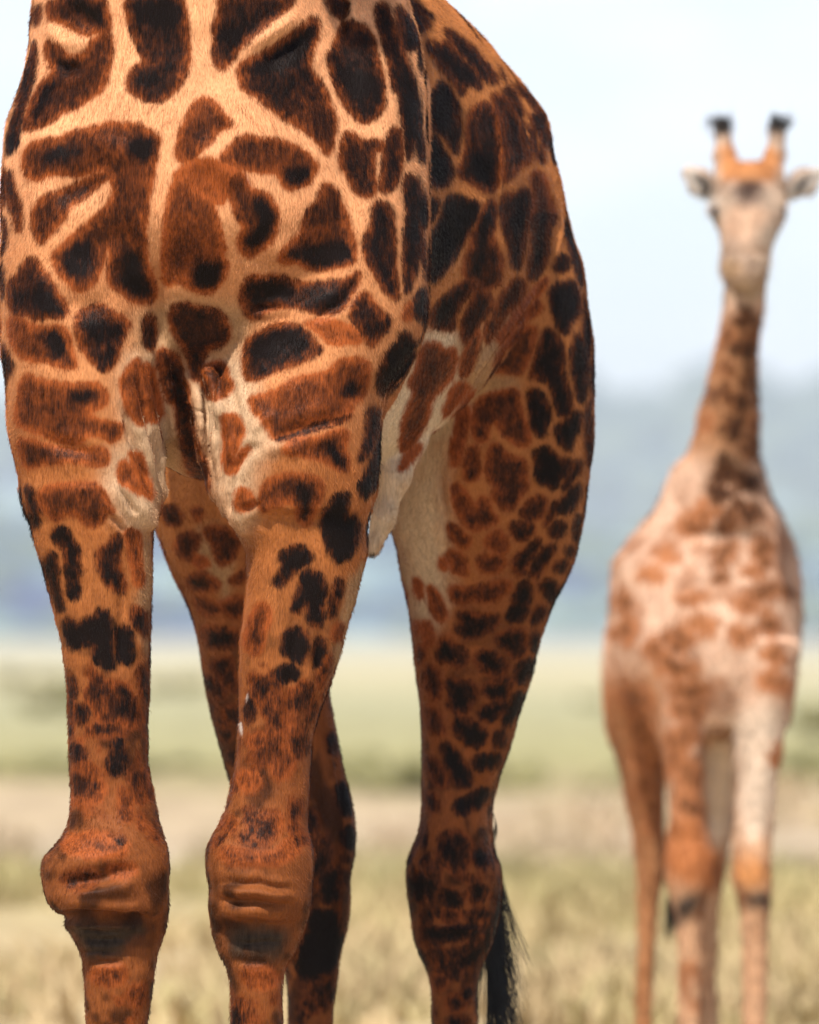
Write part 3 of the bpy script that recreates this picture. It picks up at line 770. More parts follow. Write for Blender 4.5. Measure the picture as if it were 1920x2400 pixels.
SPOTS = {'F': [], 'R': []}  # coat patches; shade in the neck fold and breast recess is painted in too
STROKES = []
SPOT_TABLE = """
F .6: 113,6 139,0 139,-12 243,-12 255,43 258,75 220,75 203,84 174,67 139,49 113,41
F D: 145,-9 186,-9 226,23 249,46 246,67 226,55 188,29
F .6: 107,93 136,107 162,136 203,128 220,87 258,75 262,116 255,162 241,209 209,229 186,249 151,258 125,281 93,296 55,306 57,284 72,249 87,209 116,180 128,162 110,136
F D: 128,139 162,133 186,151 174,171 151,168
F D: 72,278 96,203 139,186 128,220 93,270
F .7: 293,-12 429,-12 435,29 438,72 441,116 443,145 429,186 403,220 377,235 345,235 325,223 301,209 301,188 310,162 342,145 328,116 316,87 299,43
F D: 293,-12 426,-12 432,43 400,67 362,67 319,43
F D: 313,180 362,168 403,139 406,174 362,197 325,200
F .5: 58,354 75,336 110,328 139,325 162,313 203,304 240,296 261,287 290,293 328,293 342,304 374,322 368,342 365,374 359,412 350,452 342,496 338,562 345,620 359,655 367,690 354,707 328,707 304,701 284,681 255,667 255,632 261,588 252,574 243,597 235,632 223,661 200,675 180,681 157,658 142,643 122,597 145,580 168,554 197,536 214,516 238,499 252,484 267,452 262,425 250,398 225,398 190,412 160,405 116,408 84,423 62,410 55,380
F D: 310,320 365,320 360,370 320,370 300,350
F D: 80,365 150,340 200,345 190,370 110,385
F D: 130,600 200,555 225,590 205,650 170,660
F D: 290,580 330,590 360,690 310,695 275,650
F .6: 78,493 96,467 130,452 174,435 209,417 245,402 262,415 232,429 203,458 162,484 145,516 125,536 110,556 93,571 84,545 78,516
F .9: 83,85 84,150 76,190 60,215 42,240 32,245 50,180 65,150
F .95: 62,180 80,165 72,215 55,260 45,300 38,340 20,362 13,335 22,300 40,260
F .7: 7,420 25,395 28,430 42,460 52,500 45,545 38,530 25,480 12,450
F .8: 82,30 97,5 92,40 84,60
F .9: 3,520 10,510 14,560 8,590
F .95: 0,630 6,630 8,690 0,700
F .95: 0,800 12,815 25,850 30,865 14,890 0,860
F .75: 507,-12 690,-12 678,17 649,35 620,61 591,84 562,113 539,145 522,162 507,151 501,125 503,87 501,58 516,29
F D: 504,75 562,52 580,75 557,99 510,101
F .65: 559,157 580,139 614,128 649,104 690,75 716,52 733,38 745,52 745,78 733,116 722,151 736,174 754,197 768,232 780,261 786,281 783,313 777,348 768,362 754,345 739,325 719,307 690,290 655,270 629,249 597,220 571,209 561,186
F D: 574,162 603,151 649,116 707,78 739,58 739,87 713,130 684,154 641,165 597,174
F .45: 458,241 478,229 504,241 519,264 536,281 542,293 525,301 507,307 499,328 475,345 458,365 435,380 417,371 416,342 423,313 432,290 446,264
F .5: 574,316 603,325 646,328 675,336 713,354 730,371 745,391 733,409 722,432 699,435 672,443 658,417 649,400 620,403 591,397 568,397 533,386 516,374 530,354 554,333
F D: 661,400 690,386 725,400 719,429 675,435
F .1: 400,420 440,380 480,372 530,385 560,400 540,430 528,470 510,480 480,470 450,440
F .32: 406,429 397,472 388,516 386,574 383,617 386,667 414,664 429,649 438,672 464,681 493,684 496,681 519,661 533,620 522,609 525,580 516,539 504,501 496,458 475,467 443,417 417,423
F D: 452,614 487,609 530,617 522,655 496,678 464,675 452,649
F .5: 530,409 562,400 574,417 591,449 620,452 638,470 649,490 649,525 641,557 623,577 600,591 580,600 565,586 558,562 574,536 565,522 554,496 536,458 528,429
F D: 597,458 632,475 646,501 643,539 620,574 586,591 568,574 586,545 609,522 597,496
F .55: 759,429 780,438 791,458 806,493 817,525 826,562 835,603 817,620 783,626 748,632 716,626 704,614 658,614 655,600 667,586 690,562 707,545 716,516 722,493 745,475 754,449
F D: 658,600 690,580 725,568 777,565 820,571 826,603 791,623 733,626 704,612
F .7: 586,646 620,649 652,646 684,658 719,667 777,661 812,658 826,646 843,638 838,667 820,696 803,725 774,736 748,736 713,719 678,716 643,719 620,733 591,751 577,730 562,699 571,670
F D: 580,661 655,655 690,678 678,701 632,707 603,728 586,690
F D: 835,652 806,707 762,728 748,725 800,684
F .75: 826,719 843,690 864,690 881,719 893,733 910,745 899,774 881,800 870,812 852,786 835,754 823,739
F .18: 710,759 762,748 806,757 835,777 852,800 812,803 777,806 757,786 733,765
F .7: 580,797 609,780 646,762 690,759 719,777 742,803 754,820 725,838 690,852 655,864 626,875 600,890 577,890 571,858 574,826
F D: 586,800 646,774 690,774 722,812 690,829 632,843 580,841
F .7: 400,722 432,710 472,722 513,728 530,748 539,777 528,806 496,812 475,838 470,890 450,890 440,830 415,790 400,760
F .5: 487,855 516,846 530,864 536,887 548,907 528,922 504,936 487,930 472,887 470,858
F .7: 62,609 84,606 96,629 116,652 130,681 148,704 158,730 142,745 113,739 87,748 58,736 38,742 26,725 17,690 23,658 46,643
F D: 84,649 110,652 130,690 145,728 116,733 81,719 67,690
F .45: 23,742 46,748 75,762 101,771 128,765 151,771 162,797 168,826 180,858 162,861 130,855 107,843 75,846 49,835 32,809 23,777
F D: 96,774 128,768 151,783 162,820 145,846 122,829
F .7: 186,730 214,722 232,713 249,725 275,736 304,751 296,774 284,797 278,826 267,855 249,872 232,861 209,843 191,812 183,786 178,762
F D: 188,754 232,751 290,751 278,783 255,812 214,806
F .8: 342,736 359,739 365,777 359,820 345,817 336,786
F .4: 290,878 313,849 325,843 330,887 336,930 345,962 339,997 316,986 301,962 290,922 281,899
F .3: 330,855 357,858 365,896 377,945 380,974 359,991 348,974 339,939 333,896
F .62: 365,817 412,829 426,858 426,887 438,896 449,1003 467,1061 487,1104 487,1162 452,1119 429,1061 420,1003 414,945 391,939 377,872
F .42: 58,881 72,881 96,893 139,899 186,904 226,896 241,916 252,925 249,945 232,954 209,962 214,980 246,991 287,994 281,1020 264,1035 246,1026 217,1014 197,1029 180,1041 139,1032 96,1014 64,1006 41,986 38,957 49,933 46,904
F D: 162,922 226,913 232,930 197,945 174,942
F .5: 43,1026 75,1032 96,1041 133,1049 174,1055 220,1052 246,1052 255,1070 249,1087 226,1090 186,1081 139,1081 99,1084 78,1093 58,1093 52,1061
F .5: 96,1148 130,1139 157,1136 188,1136 223,1133 232,1145 246,1159 255,1183 267,1203 249,1191 246,1206 238,1220 214,1235 191,1217 180,1203 145,1203 136,1220 116,1203 101,1191 90,1174
F .95: 61,1139 75,1145 84,1171 93,1197 90,1229 78,1232 70,1206 64,1171
F .25: 281,1093 290,1075 307,1104 330,1130 342,1157 325,1154 301,1142 278,1125
F .2: 301,1061 328,1061 342,1104 359,1159 348,1171 328,1133
F .36: 586,933 620,928 649,916 678,899 704,887 748,878 774,870 791,849 820,841 852,843 864,855 861,881 855,910 841,942 817,933 826,962 800,974 762,980 728,986 696,1014 670,1020 641,1029 635,1014 614,977 597,965
F D: 806,896 835,893 843,922 820,936 794,925
F .85: 641,1029 675,1017 713,1003 748,986 800,977 826,971 806,986 771,997 739,1006 699,1020 667,1029
F .45: 690,1026 719,1029 757,1026 786,1009 814,1009 812,1032 806,1055 817,1081 812,1101 791,1096 771,1081 736,1070 690,1061 661,1058 678,1041
F D: 754,1029 788,1046 817,1087 800,1101 774,1070
F .3: 525,974 551,974 568,997 571,1014 557,1046 542,1078 530,1107 525,1075 528,1032 523,997
F .25: 530,1107 551,1107 562,1078 586,1052 574,1049 551,1078
F .5: 614,1154 626,1130 655,1116 690,1113 725,1116 754,1128 754,1157 739,1186 728,1212 719,1232 699,1217 701,1186 678,1174 655,1180 632,1186 614,1197 609,1174
F D: 684,1142 719,1139 733,1171 719,1223 701,1206 704,1171
F .3: 557,1148 580,1148 597,1177 591,1188 568,1197 554,1188
F 1: 771,1180 788,1159 817,1154 814,1180 812,1212 835,1209 840,1235 836,1270 828,1290 815,1305 797,1315 783,1309 770,1286 760,1258 755,1235 754,1212
F .9: 864,957 890,957 893,988 881,1017 872,1046 852,1075 841,1075 855,1038 861,1000
F 1: 881,1055 890,1041 887,1090 878,1133 861,1165 846,1157 843,1133 864,1104
F .95: 885,875 914,813 939,800 981,800 969,842 935,896 906,925 889,921
F 1: 661,1296 690,1278 713,1281 730,1304 728,1316 704,1325 684,1345 670,1362 652,1371 641,1365 661,1345 667,1322 655,1307
F 1: 713,1336 742,1339 759,1362 762,1386 754,1414 754,1449 742,1470 728,1455 725,1426 716,1409 701,1432 687,1429 693,1403 704,1377 710,1357
F .9: 791,1357 803,1362 794,1397 783,1429 774,1446 777,1414 786,1380
F .35: 591,1452 600,1429 617,1414 632,1438 626,1461 612,1484 614,1504 603,1528 586,1522 577,1499 586,1478
F D: 586,1484 603,1478 614,1504 606,1510
F .9: 675,1478 701,1475 719,1493 716,1522 707,1551 693,1542 667,1528 667,1507
F .9: 655,1571 675,1559 699,1577 684,1591 661,1594 649,1583
F .5: 588,1583 606,1586 620,1606 641,1606 632,1635 612,1638 600,1617
F .6: 684,1626 707,1620 725,1603 730,1623 722,1652 701,1664 678,1661 675,1643
F .85: 745,1499 757,1504 759,1533 748,1565 739,1542
F .5: 765,1539 771,1548 765,1577 751,1612 748,1597 759,1565
F .8: 580,1658 594,1643 597,1664 588,1681 580,1687
F .5: 728,1652 742,1652 736,1687 722,1693
F .4: 788,1470 803,1467 797,1490 786,1496
F 1: 125,1243 142,1235 162,1246 171,1270 186,1287 180,1316 186,1333 180,1362 186,1388 174,1403 162,1391 162,1362 154,1330 154,1287 136,1275 125,1264
F 1: 110,1301 125,1296 133,1316 136,1351 136,1380 145,1409 142,1432 133,1414 125,1380 113,1351 107,1325
F .85: 232,1287 255,1278 267,1255 281,1255 281,1284 278,1316 284,1351 296,1380 281,1383 255,1374 241,1345 232,1322
F .5: 290,1243 325,1246 328,1272 325,1316 336,1357 322,1374 313,1339 304,1287
F .95: 154,1455 171,1455 180,1478 203,1452 226,1449 232,1429 252,1441 258,1461 258,1496 258,1533 264,1568 246,1559 226,1548 223,1507 200,1507 174,1516 162,1496 154,1475
F .9: 272,1484 284,1470 307,1478 304,1507 310,1542 296,1551 278,1542 278,1516
F .7: 316,1420 336,1432 345,1461 348,1490 328,1472 313,1461
F .8: 159,1597 174,1597 174,1620 165,1638 158,1620
F .8: 177,1661 200,1655 206,1670 194,1690 180,1681
F .4: 226,1612 261,1600 278,1606 296,1606 310,1635 319,1664 339,1690 307,1700 261,1693 226,1693 246,1664 232,1635
F D: 278,1606 301,1612 325,1675 313,1681 299,1646
F .6: 325,1577 339,1562 348,1606 345,1632 330,1606
F .6: 224,1700 279,1700 276,1716 247,1723 227,1716
F .8: 169,1752 188,1749 198,1771 188,1788 172,1778
F .9: 269,1742 282,1732 289,1765 289,1810 269,1814 247,1797 263,1771
F .5: 318,1810 341,1807 354,1836 341,1856 325,1840
F .4: 286,1843 299,1869 308,1901 299,1927 286,1895
F .3: 224,1836 240,1833 240,1862 214,1872 182,1882 175,1872 208,1856
F .12: 153,1969 227,1956 292,1976 292,1999 227,2002 162,1992
F .5: 156,2054 208,2041 227,2051 214,2070 182,2083 156,2067
F .25: 260,2031 308,2028 312,2044 269,2054
F .4: 208,2278 292,2268 286,2304 234,2301
F .5: 308,2317 334,2310 331,2349 312,2356
F .5: 679,1716 721,1726 718,1758 699,1775 679,1749
F .35: 582,1729 621,1723 634,1749 595,1755
F .35: 627,1739 686,1758 686,1791 666,1823 640,1807
F .3: 562,1814 595,1814 608,1836 582,1853 562,1836
F .4: 582,1934 621,1908 653,1908 660,1934 634,1969 608,1979 592,1960
F .6: 679,1892 702,1875 705,1908 686,1921
F .35: 527,1924 549,1924 546,1947 530,1947
F .3: 523,1989 582,2002 644,2002 666,1982 686,1969 702,1986 660,2018 595,2018 523,2015
F .3: 566,2278 627,2275 653,2291 640,2310 595,2310
F .95: 937,35 957,32 972,64 978,96 969,116 949,116 937,96
F .9: 963,46 981,67 995,93 1010,128 1004,154 995,180 986,151 983,116 972,72
F 1: 937,128 957,151 969,186 978,220 983,261 986,304 992,348 989,380 981,362 972,319 963,362 957,374 952,348 946,290 937,246
F .95: 957,417 972,412 983,435 995,475 999,500 969,500 954,464
F .95: 957,450 989,450 1001,473 1007,525 992,537 981,517 969,493
F 1: 954,508 975,508 983,537 978,575 969,612 966,653 954,691 949,653 949,566
F .9: 983,543 998,595 1002,653 995,636 989,589
F .95: 992,676 1007,676 998,711 998,743 983,749 966,737 969,711 978,691
F .4: 946,740 957,711 969,711 969,740 952,749
F .95: 934,783 957,778 966,798 983,809 975,833 957,856 934,870
F .75: 786,96 806,49 829,52 858,61 875,87 881,125 893,162 900,203 900,249 887,267 858,290 835,275 806,241 786,197 774,162 768,122 780,122
F D: 777,151 812,162 852,174 893,168 896,232 864,203 835,246 806,220
F .8: 759,-9 814,-9 812,43 788,38
F .7: 809,310 829,313 846,333 875,330 899,333 893,357 878,342 875,374 875,412 881,455 852,461 829,443 812,406 797,386 800,342
F .85: 914,309 939,296 944,355 939,397 923,442 902,451 889,442 898,392 902,346
F .85: 877,476 898,472 919,493 923,543 923,605 931,668 931,705 906,685 881,643 856,605 856,559 873,522
F .9: 944,413 969,409 985,442 994,501 985,584 969,651 956,676 948,626 948,564 956,501
F .85: 881,17 898,4 910,25 923,63 944,117 960,167 969,209 965,259 935,217 923,209 914,159 902,104 885,50
F .8: 927,25 939,13 960,46 973,104 969,113 948,113 935,71
F .85: 827,718 852,705 877,722 898,739 919,751 898,785 869,789 848,764
R .9: 949,-9 966,17 995,38 1007,55 995,70 983,70 966,38 952,14
R .9: 969,6 1012,38 1010,41 972,12
R .85: 1001,96 1012,99 1033,107 1039,93 1062,113 1085,142 1105,162 1120,186 1128,197 1123,209 1114,197 1085,197 1085,220 1076,214 1065,191 1041,168 1021,139 1004,116
R .9: 1039,64 1062,78 1094,101 1120,128 1137,151 1154,165 1172,177 1169,183 1154,174 1163,191 1140,186 1126,180 1108,151 1079,122 1056,93
R .95: 1010,223 1033,188 1050,203 1065,232 1073,261 1076,290 1076,325 1070,359 1056,342 1039,316 1021,307 1012,290 1007,255
R 1: 1007,328 1021,313 1036,354 1050,374 1062,397 1056,423 1036,438 1012,429 1004,406 1004,362
R .7: 1102,261 1126,241 1149,243 1160,275 1166,304 1172,348 1169,391 1166,435 1154,446 1131,443 1102,423 1079,414 1076,400 1088,368 1097,333 1097,290
R D: 1140,249 1157,270 1169,348 1163,420 1126,429 1085,403 1102,365 1143,348
R .7: 1152,220 1172,223 1192,232 1210,270 1221,304 1233,333 1241,362 1236,380 1212,388 1201,412 1181,423 1178,391 1181,348 1172,304 1166,267
R .9: 1181,200 1207,232 1221,255 1221,272 1201,252 1186,223
R .85: 1221,284 1241,304 1259,333 1273,371 1270,380 1247,348 1230,313
R .85: 1204,194 1224,200 1247,220 1265,243 1276,264 1288,301 1288,333 1285,345 1270,330 1253,296 1244,267 1262,270 1250,249 1227,229 1210,212
R .5: 1247,406 1265,403 1279,417 1282,452 1297,487 1299,504 1276,516 1250,516 1247,452
R .95: 1007,467 1027,467 1024,493 1007,525
R 1: 1001,566 1027,531 1041,493 1050,464 1065,456 1094,467 1120,473 1117,502 1108,525 1091,557 1070,595 1053,621 1030,647 1010,664 1002,624
R .7: 1111,546 1120,522 1134,488 1146,473 1160,473 1160,522 1149,554 1160,572 1172,601 1175,638 1169,667 1143,673 1126,682 1149,691 1154,711 1143,734 1126,754 1114,775 1099,798 1088,804 1082,766 1091,740 1108,705 1117,664 1088,647 1091,612 1105,580
R D: 1120,531 1143,479 1157,485 1154,525 1143,560 1131,612 1126,659 1114,636 1117,580
R .8: 1007,740 1036,699 1065,679 1088,659 1114,653 1102,682 1082,705 1068,728 1062,769 1036,772 1010,757
R .8: 1175,493 1178,456 1201,453 1241,438 1241,473 1241,514 1233,546 1227,578 1221,618 1210,630 1198,612 1195,578 1183,543 1178,514
R .8: 1250,470 1276,467 1294,488 1302,517 1285,525 1285,560 1282,601 1268,636 1250,653 1239,644 1241,612 1247,566 1250,522
R .65: 1178,691 1201,662 1218,650 1230,676 1218,705 1195,728 1172,749 1160,743 1163,722
R .4: 1279,650 1282,664 1256,696 1233,720 1212,751 1201,772 1178,801 1163,795 1186,763 1218,725 1244,691
R .6: 1137,757 1160,746 1178,751 1160,778 1140,804 1137,783
R .95: 1302,612 1314,598 1331,601 1334,621 1317,638 1299,630
R .95: 1288,682 1308,664 1343,656 1357,682 1360,711 1354,740 1337,746 1331,783 1311,775 1299,740 1294,711
R .95: 1331,522 1352,580 1366,624 1369,667 1360,667 1349,630 1337,589 1328,549
R .9: 1375,740 1383,798 1389,850 1383,844 1372,798 1366,763
R .85: 1282,769 1302,783 1317,804 1320,836 1317,870 1328,902 1337,928 1337,972 1308,972 1297,914 1282,891 1253,885 1241,885 1259,827 1270,792
R .95: 1352,778 1366,798 1375,833 1378,870 1372,914 1360,940 1346,885 1337,836 1343,807
R .5: 1201,780 1230,766 1253,766 1253,792 1239,836 1221,876 1198,870 1169,867 1160,870 1166,838 1186,807
R .5: 1256,708 1270,714 1259,734 1230,746 1218,763 1215,749 1236,725
R .45: 998,804 1027,804 1041,824 1065,815 1070,841 1062,870 1050,896 1027,914 1010,931 1004,972 998,986 978,1027 957,1047 946,1062 940,1030 949,972 978,914 957,902 981,856 983,827
R .5: 1091,824 1105,798 1120,769 1126,783 1117,821 1105,862 1085,885 1079,862
R .25: 1062,900 1102,900 1079,935 1056,964 1041,972 1053,935
R .25: 940,1086 957,1062 983,1039 986,1051 957,1086 940,1103
R .5: 1143,926 1181,917 1212,914 1215,943 1224,981 1239,1010 1239,1036 1224,1045 1201,1036 1178,1010 1160,984 1143,996 1140,1033 1114,1033 1108,993 1117,943
R .95: 1239,914 1262,914 1282,941 1291,975 1279,999 1273,1022 1256,1016 1244,981 1239,943
R .95: 1299,1010 1314,990 1337,984 1346,964 1363,967 1360,999 1343,1025 1337,1057 1317,1042
R .95: 1253,1057 1279,1045 1297,1062 1314,1080 1340,1077 1334,1097 1314,1117 1299,1146 1276,1135 1259,1126 1256,1088
R .95: 1354,900 1375,900 1366,943 1354,932
R .85: 1383,929 1389,987 1386,1074 1378,1088 1375,987
R .6: 1143,1062 1160,1039 1181,1062 1201,1074 1230,1077 1230,1114 1236,1141 1218,1161 1210,1178 1189,1196 1172,1184 1152,1158 1178,1141 1143,1126
R .9: 1357,1074 1360,1100 1346,1114 1331,1141 1320,1149 1328,1120 1343,1097
R .95: 1317,1170 1337,1149 1360,1132 1357,1161 1346,1187 1326,1204 1308,1199
R .85: 1282,1216 1297,1184 1311,1170 1302,1196 1288,1222 1276,1233
R .7: 1218,1204 1241,1172 1268,1164 1282,1170 1273,1199 1262,1216 1236,1213
R .7: 1192,1228 1218,1225 1253,1230 1247,1251 1227,1265 1210,1265
R .95: 1291,1233 1311,1222 1328,1230 1317,1254 1299,1259 1288,1248
R .95: 1354,1204 1363,1219 1360,1257 1349,1268 1346,1242
R .6: 1097,1051 1120,1045 1117,1080 1126,1114 1102,1129 1088,1114
R .4: 1079,958 1102,955 1097,996 1082,1045 1070,1088 1059,1091 1062,1039
R .5: 1062,1135 1082,1143 1102,1175 1114,1207 1126,1164 1143,1175 1154,1207 1169,1219 1143,1230 1117,1239 1102,1239 1079,1210 1065,1178
R .5: 1050,1230 1065,1233 1102,1265 1097,1280 1079,1280 1056,1254
R .55: 1140,1265 1169,1242 1183,1254 1189,1283 1181,1294 1160,1286 1143,1280
R .5: 1053,1288 1085,1303 1094,1329 1091,1346 1065,1338 1053,1314
R .55: 1120,1314 1137,1303 1172,1306 1183,1320 1166,1338 1131,1338
R .75: 1204,1312 1230,1288 1250,1274 1265,1259 1262,1280 1241,1312 1233,1335 1218,1349 1207,1335
R .85: 1241,1341 1259,1309 1282,1277 1302,1280 1282,1312 1265,1341 1250,1352
R .9: 1328,1288 1343,1280 1343,1297 1331,1303
R .9: 1297,1326 1320,1312 1328,1317 1320,1335 1305,1335
R .4: 1030,1317 1039,1303 1046,1323 1041,1335
R .6: 1054,1379 1074,1376 1091,1385 1141,1373 1178,1364 1196,1367 1184,1382 1167,1399 1141,1405 1103,1399 1086,1411 1065,1408
R .9: 1207,1393 1225,1364 1239,1364 1245,1388 1233,1420 1225,1449 1204,1454 1190,1446 1204,1420
R .95: 1262,1370 1286,1359 1306,1373 1300,1393 1291,1405 1283,1388
R .85: 1248,1457 1254,1437 1265,1422 1277,1428 1262,1449
R .7: 1074,1437 1103,1440 1132,1446 1170,1446 1155,1466 1132,1478 1103,1492 1080,1483 1071,1472 1086,1457
R .6: 1164,1498 1193,1480 1225,1480 1230,1507 1222,1530 1207,1536 1190,1518
R .8: 1248,1495 1259,1486 1259,1512 1251,1521
R .4: 1004,1373 1019,1382 1030,1408 1042,1437 1039,1454 1022,1440 1010,1408
R .3: 972,1356 984,1362 990,1399 978,1393
R .6: 1033,1509 1042,1495 1062,1512 1086,1527 1091,1544 1074,1559 1057,1544 1030,1547
R .6: 1117,1541 1138,1527 1161,1536 1184,1559 1172,1576 1146,1573 1129,1559
R .85: 1213,1570 1230,1553 1248,1550 1239,1576 1222,1596 1213,1588
R .5: 999,1570 1013,1564 1025,1582 1028,1611 1025,1640 1007,1620 999,1596
R .65: 1048,1596 1074,1602 1103,1602 1112,1625 1097,1646 1088,1666 1071,1666 1054,1651 1062,1628
R .65: 1138,1611 1178,1596 1199,1599 1187,1625 1167,1634 1146,1628
R .75: 1129,1669 1149,1654 1184,1649 1175,1666 1149,1683 1132,1680
R .9: 1216,1625 1222,1640 1207,1672 1190,1692 1184,1689 1201,1657
R .5: 1001,1660 1022,1669 1030,1692 1036,1718 1016,1709 1001,1686
R .75: 1062,1698 1088,1689 1114,1701 1138,1721 1129,1744 1109,1747 1088,1730
R .8: 1161,1733 1170,1715 1178,1733 1167,1747
R .8: 1112,1782 1146,1773 1170,1770 1161,1791 1138,1799 1117,1793
R .75: 1036,1747 1054,1750 1074,1782 1091,1799 1100,1828 1083,1843 1065,1820 1054,1782
R .55: 1004,1782 1022,1788 1039,1820 1042,1843 1022,1825 1007,1802
R .35: 996,1457 1004,1466 1010,1501 1001,1504 994,1480
R .35: 974,1460 981,1466 977,1486 972,1475
R .35: 978,1524 990,1515 990,1541 981,1553
R .8: 1067,1888 1108,1869 1136,1850 1141,1864 1113,1892 1076,1906
R .5: 997,1860 1016,1869 1025,1897 1006,1897
R .6: 1039,1957 1085,1953 1104,1985 1095,2027 1067,2045 1044,2017 1034,1985
R .8: 1108,1999 1136,1994 1136,2022 1118,2027
R .7: 974,2068 988,2073 988,2106 979,2096
R .8: 1034,2092 1057,2087 1081,2106 1071,2124 1048,2119
R .75: 1104,2078 1136,2078 1132,2101 1108,2115
R .85: 993,2175 1020,2180 1044,2184 1071,2175 1104,2175 1095,2194 1062,2198 1030,2203 1002,2198
R .5: 1039,2138 1076,2138 1071,2157 1048,2161
R .6: 1127,2138 1141,2147 1136,2161
R .7: 974,2222 997,2240 1002,2263 983,2249
R .6: 1025,2226 1044,2235 1044,2259 1025,2254
R .6: 1071,2245 1099,2245 1095,2268 1071,2268
R .6: 1090,2319 1108,2314 1104,2337 1090,2337
R .4: 1016,2286 1044,2291 1039,2314 1020,2314
R .4: 1053,2337 1085,2342 1081,2365 1053,2361
R .7: 377,1186 412,1188 429,1212 412,1232 388,1220
R .6: 452,1188 475,1200 464,1223
R .7: 409,1275 429,1252 458,1249 470,1264 458,1284 452,1304 432,1310
R .6: 478,1238 516,1232 562,1258 557,1287 530,1325 510,1316 501,1275 484,1258
R .4: 452,1304 484,1310 487,1325 464,1325
R .7: 443,1354 475,1342 496,1357 516,1368 499,1380 464,1383 446,1371
R .6: 539,1359 571,1339 574,1357 551,1365
R .65: 455,1400 487,1409 516,1426 499,1438 478,1435
R .6: 516,1414 562,1400 580,1409 574,1446 539,1443
R .6: 475,1472 522,1478 559,1481 557,1507 525,1513 490,1513 481,1490
R .6: 499,1557 528,1545 542,1548 533,1568 551,1588 557,1612 533,1603 513,1574
R .6: 481,1591 504,1597 525,1623 516,1632 496,1617
R .6: 525,1664 554,1658 559,1687 539,1690
R .6: 487,1641 504,1661 496,1664
R .6: 501,1684 530,1690 522,1700
R .6: 510,1710 540,1716 536,1732 520,1729
R .7: 533,1765 549,1765 549,1791
R .7: 770,1732 783,1719 790,1765 777,1758
R .9: 786,1856 806,1836 822,1882 816,1908 799,1895
R .9: 806,1956 819,1940 832,1960 825,1989 809,1976
R .7: 725,1908 741,1911 738,1953 728,1956
R .75: 751,2057 790,2025 796,2083 783,2116 751,2106
R .95: 728,2138 783,2138 796,2187 790,2236 767,2278 725,2294 702,2271 712,2226 725,2187
R .6: 712,2349 741,2343 744,2372 718,2369
R .6: 806,2041 819,2044 812,2077
"""
CREASE_TABLE = """
F 8 16: 322,843 333,930 348,1003 371,1084 386,1165
F 16 13: 358,817 377,930 397,1032 406,1104
F 8 14: 290,939 307,1017 336,1090 357,1165
F 5 9: 278,1133 299,1171 313,1197 330,1209
F 5 7: 255,1203 278,1229 293,1252
F 13 9: 96,1017 139,1046 188,1055 232,1072
F 4 5: 232,1142 252,1177 270,1203
F 14 9: 432,858 443,945 459,1046 484,1101 501,1162
F 8 13: 470,858 484,930 490,1003 487,1075 496,1119 510,1159
F 8 12: 519,962 519,1032 513,1090 516,1162
F 9 8: 530,1107 557,1090 586,1052 620,1041
F 5 8: 539,1217 536,1162 551,1113
F 7 7: 562,1197 597,1188 612,1168
F 13 9: 641,1029 713,1003 774,986 820,974
F 3 3: 449,959 467,965 487,964
F 10 -6: 586,1020 620,986 649,962
F 14 -8: 603,1061 661,1049 719,1067
F 16 12: 365,600 372,700 378,760 372,860
F 10 7: 843,638 806,707 762,733 719,759
F 10 8: 603,768 646,745 690,739
F 6 6: 580,730 632,722 678,716
F 16 -12: 551,139 603,99 661,58 713,17
F 22 12: 603,162 661,122 713,87 739,58
F 6 14: 816,-17 809,52 804,87
F 20 9: 150,10 200,50 245,60
F 16 -8: 100,50 150,100 210,110
F 10 8: 120,140 160,165 200,150
F 14 -8: 130,2103 182,2099 234,2091 286,2080 344,2051
F 16 13: 107,2051 149,2067 195,2064 234,2059 279,2041 341,2028
F 9 24: 123,2143 140,2146 182,2143 227,2145 292,2151 360,2145
F 6 -5: 162,2168 227,2164 325,2164
F 6 7: 182,2200 244,2203 308,2200
F 6 6: 201,2255 260,2255 299,2249
F 7 7: 497,2073 536,2066 569,2072 608,2070 647,2082 676,2082 712,2094
F 9 14: 491,2119 523,2108 562,2115 601,2113 640,2124 676,2121 712,2132
F 9 -5: 494,2094 546,2091 595,2094 692,2103
F 9 -6: 497,2137 595,2137 686,2151
F 8 5: 530,2249 582,2255 647,2255
F 8 5: 748,1475 745,1548 742,1635
F 10 -5: 768,1461 759,1562 745,1664
R 6 -9: 1282,650 1230,711 1186,763 1143,821 1114,870 1085,943
R 5 8: 1288,659 1239,722 1198,775 1154,833 1126,879 1102,928
R 4 -5: 1154,226 1169,290 1175,348 1172,435 1169,493
R 4 -5: 1181,200 1207,261 1230,319 1247,371
R 5 -5: 1276,374 1288,435 1308,493
R 5 -5: 957,0 986,64 1012,128 1065,191
R 5 -5: 1314,479 1317,537 1297,612 1259,659
R 5 6: 1027,1059 1048,1217 1044,1334
R 5 -4: 1061,1034 1052,1134 1056,1217
R 5 -5: 1150,2180 993,2175
R 8 -8: 983,2008 997,2031 1011,2064
R 7 -7: 767,1700 773,1781 783,1856 796,1927
R 8 6: 751,1797 757,1895 767,1992
F 26 -10: 90,620 110,700 120,780
F 24 -9: 600,560 680,600 760,640
F 22 9: 130,690 200,720 280,700
F 24 -8: 250,560 300,620 340,680
F 30 -12: 440,330 520,380 560,460
F 30 -10: 180,350 250,340 330,380
F 26 10: 120,470 180,440 240,420
F 12 -6: 330,1300 325,1400 320,1600
F 10 6: 290,1300 285,1450 280,1600
F 14 -6: 180,1700 190,1850 200,1950
F 12 -6: 640,1350 630,1500 610,1700
F 12 6: 700,1400 680,1600 670,1800
F 4 5: 169,2181 208,2177 260,2184 312,2177
F 3 4: 182,2232 227,2229 279,2236
F 3 4: 536,2206 582,2211 634,2206 679,2210
F 3 4: 290,962 293,1003 313,1049
"""

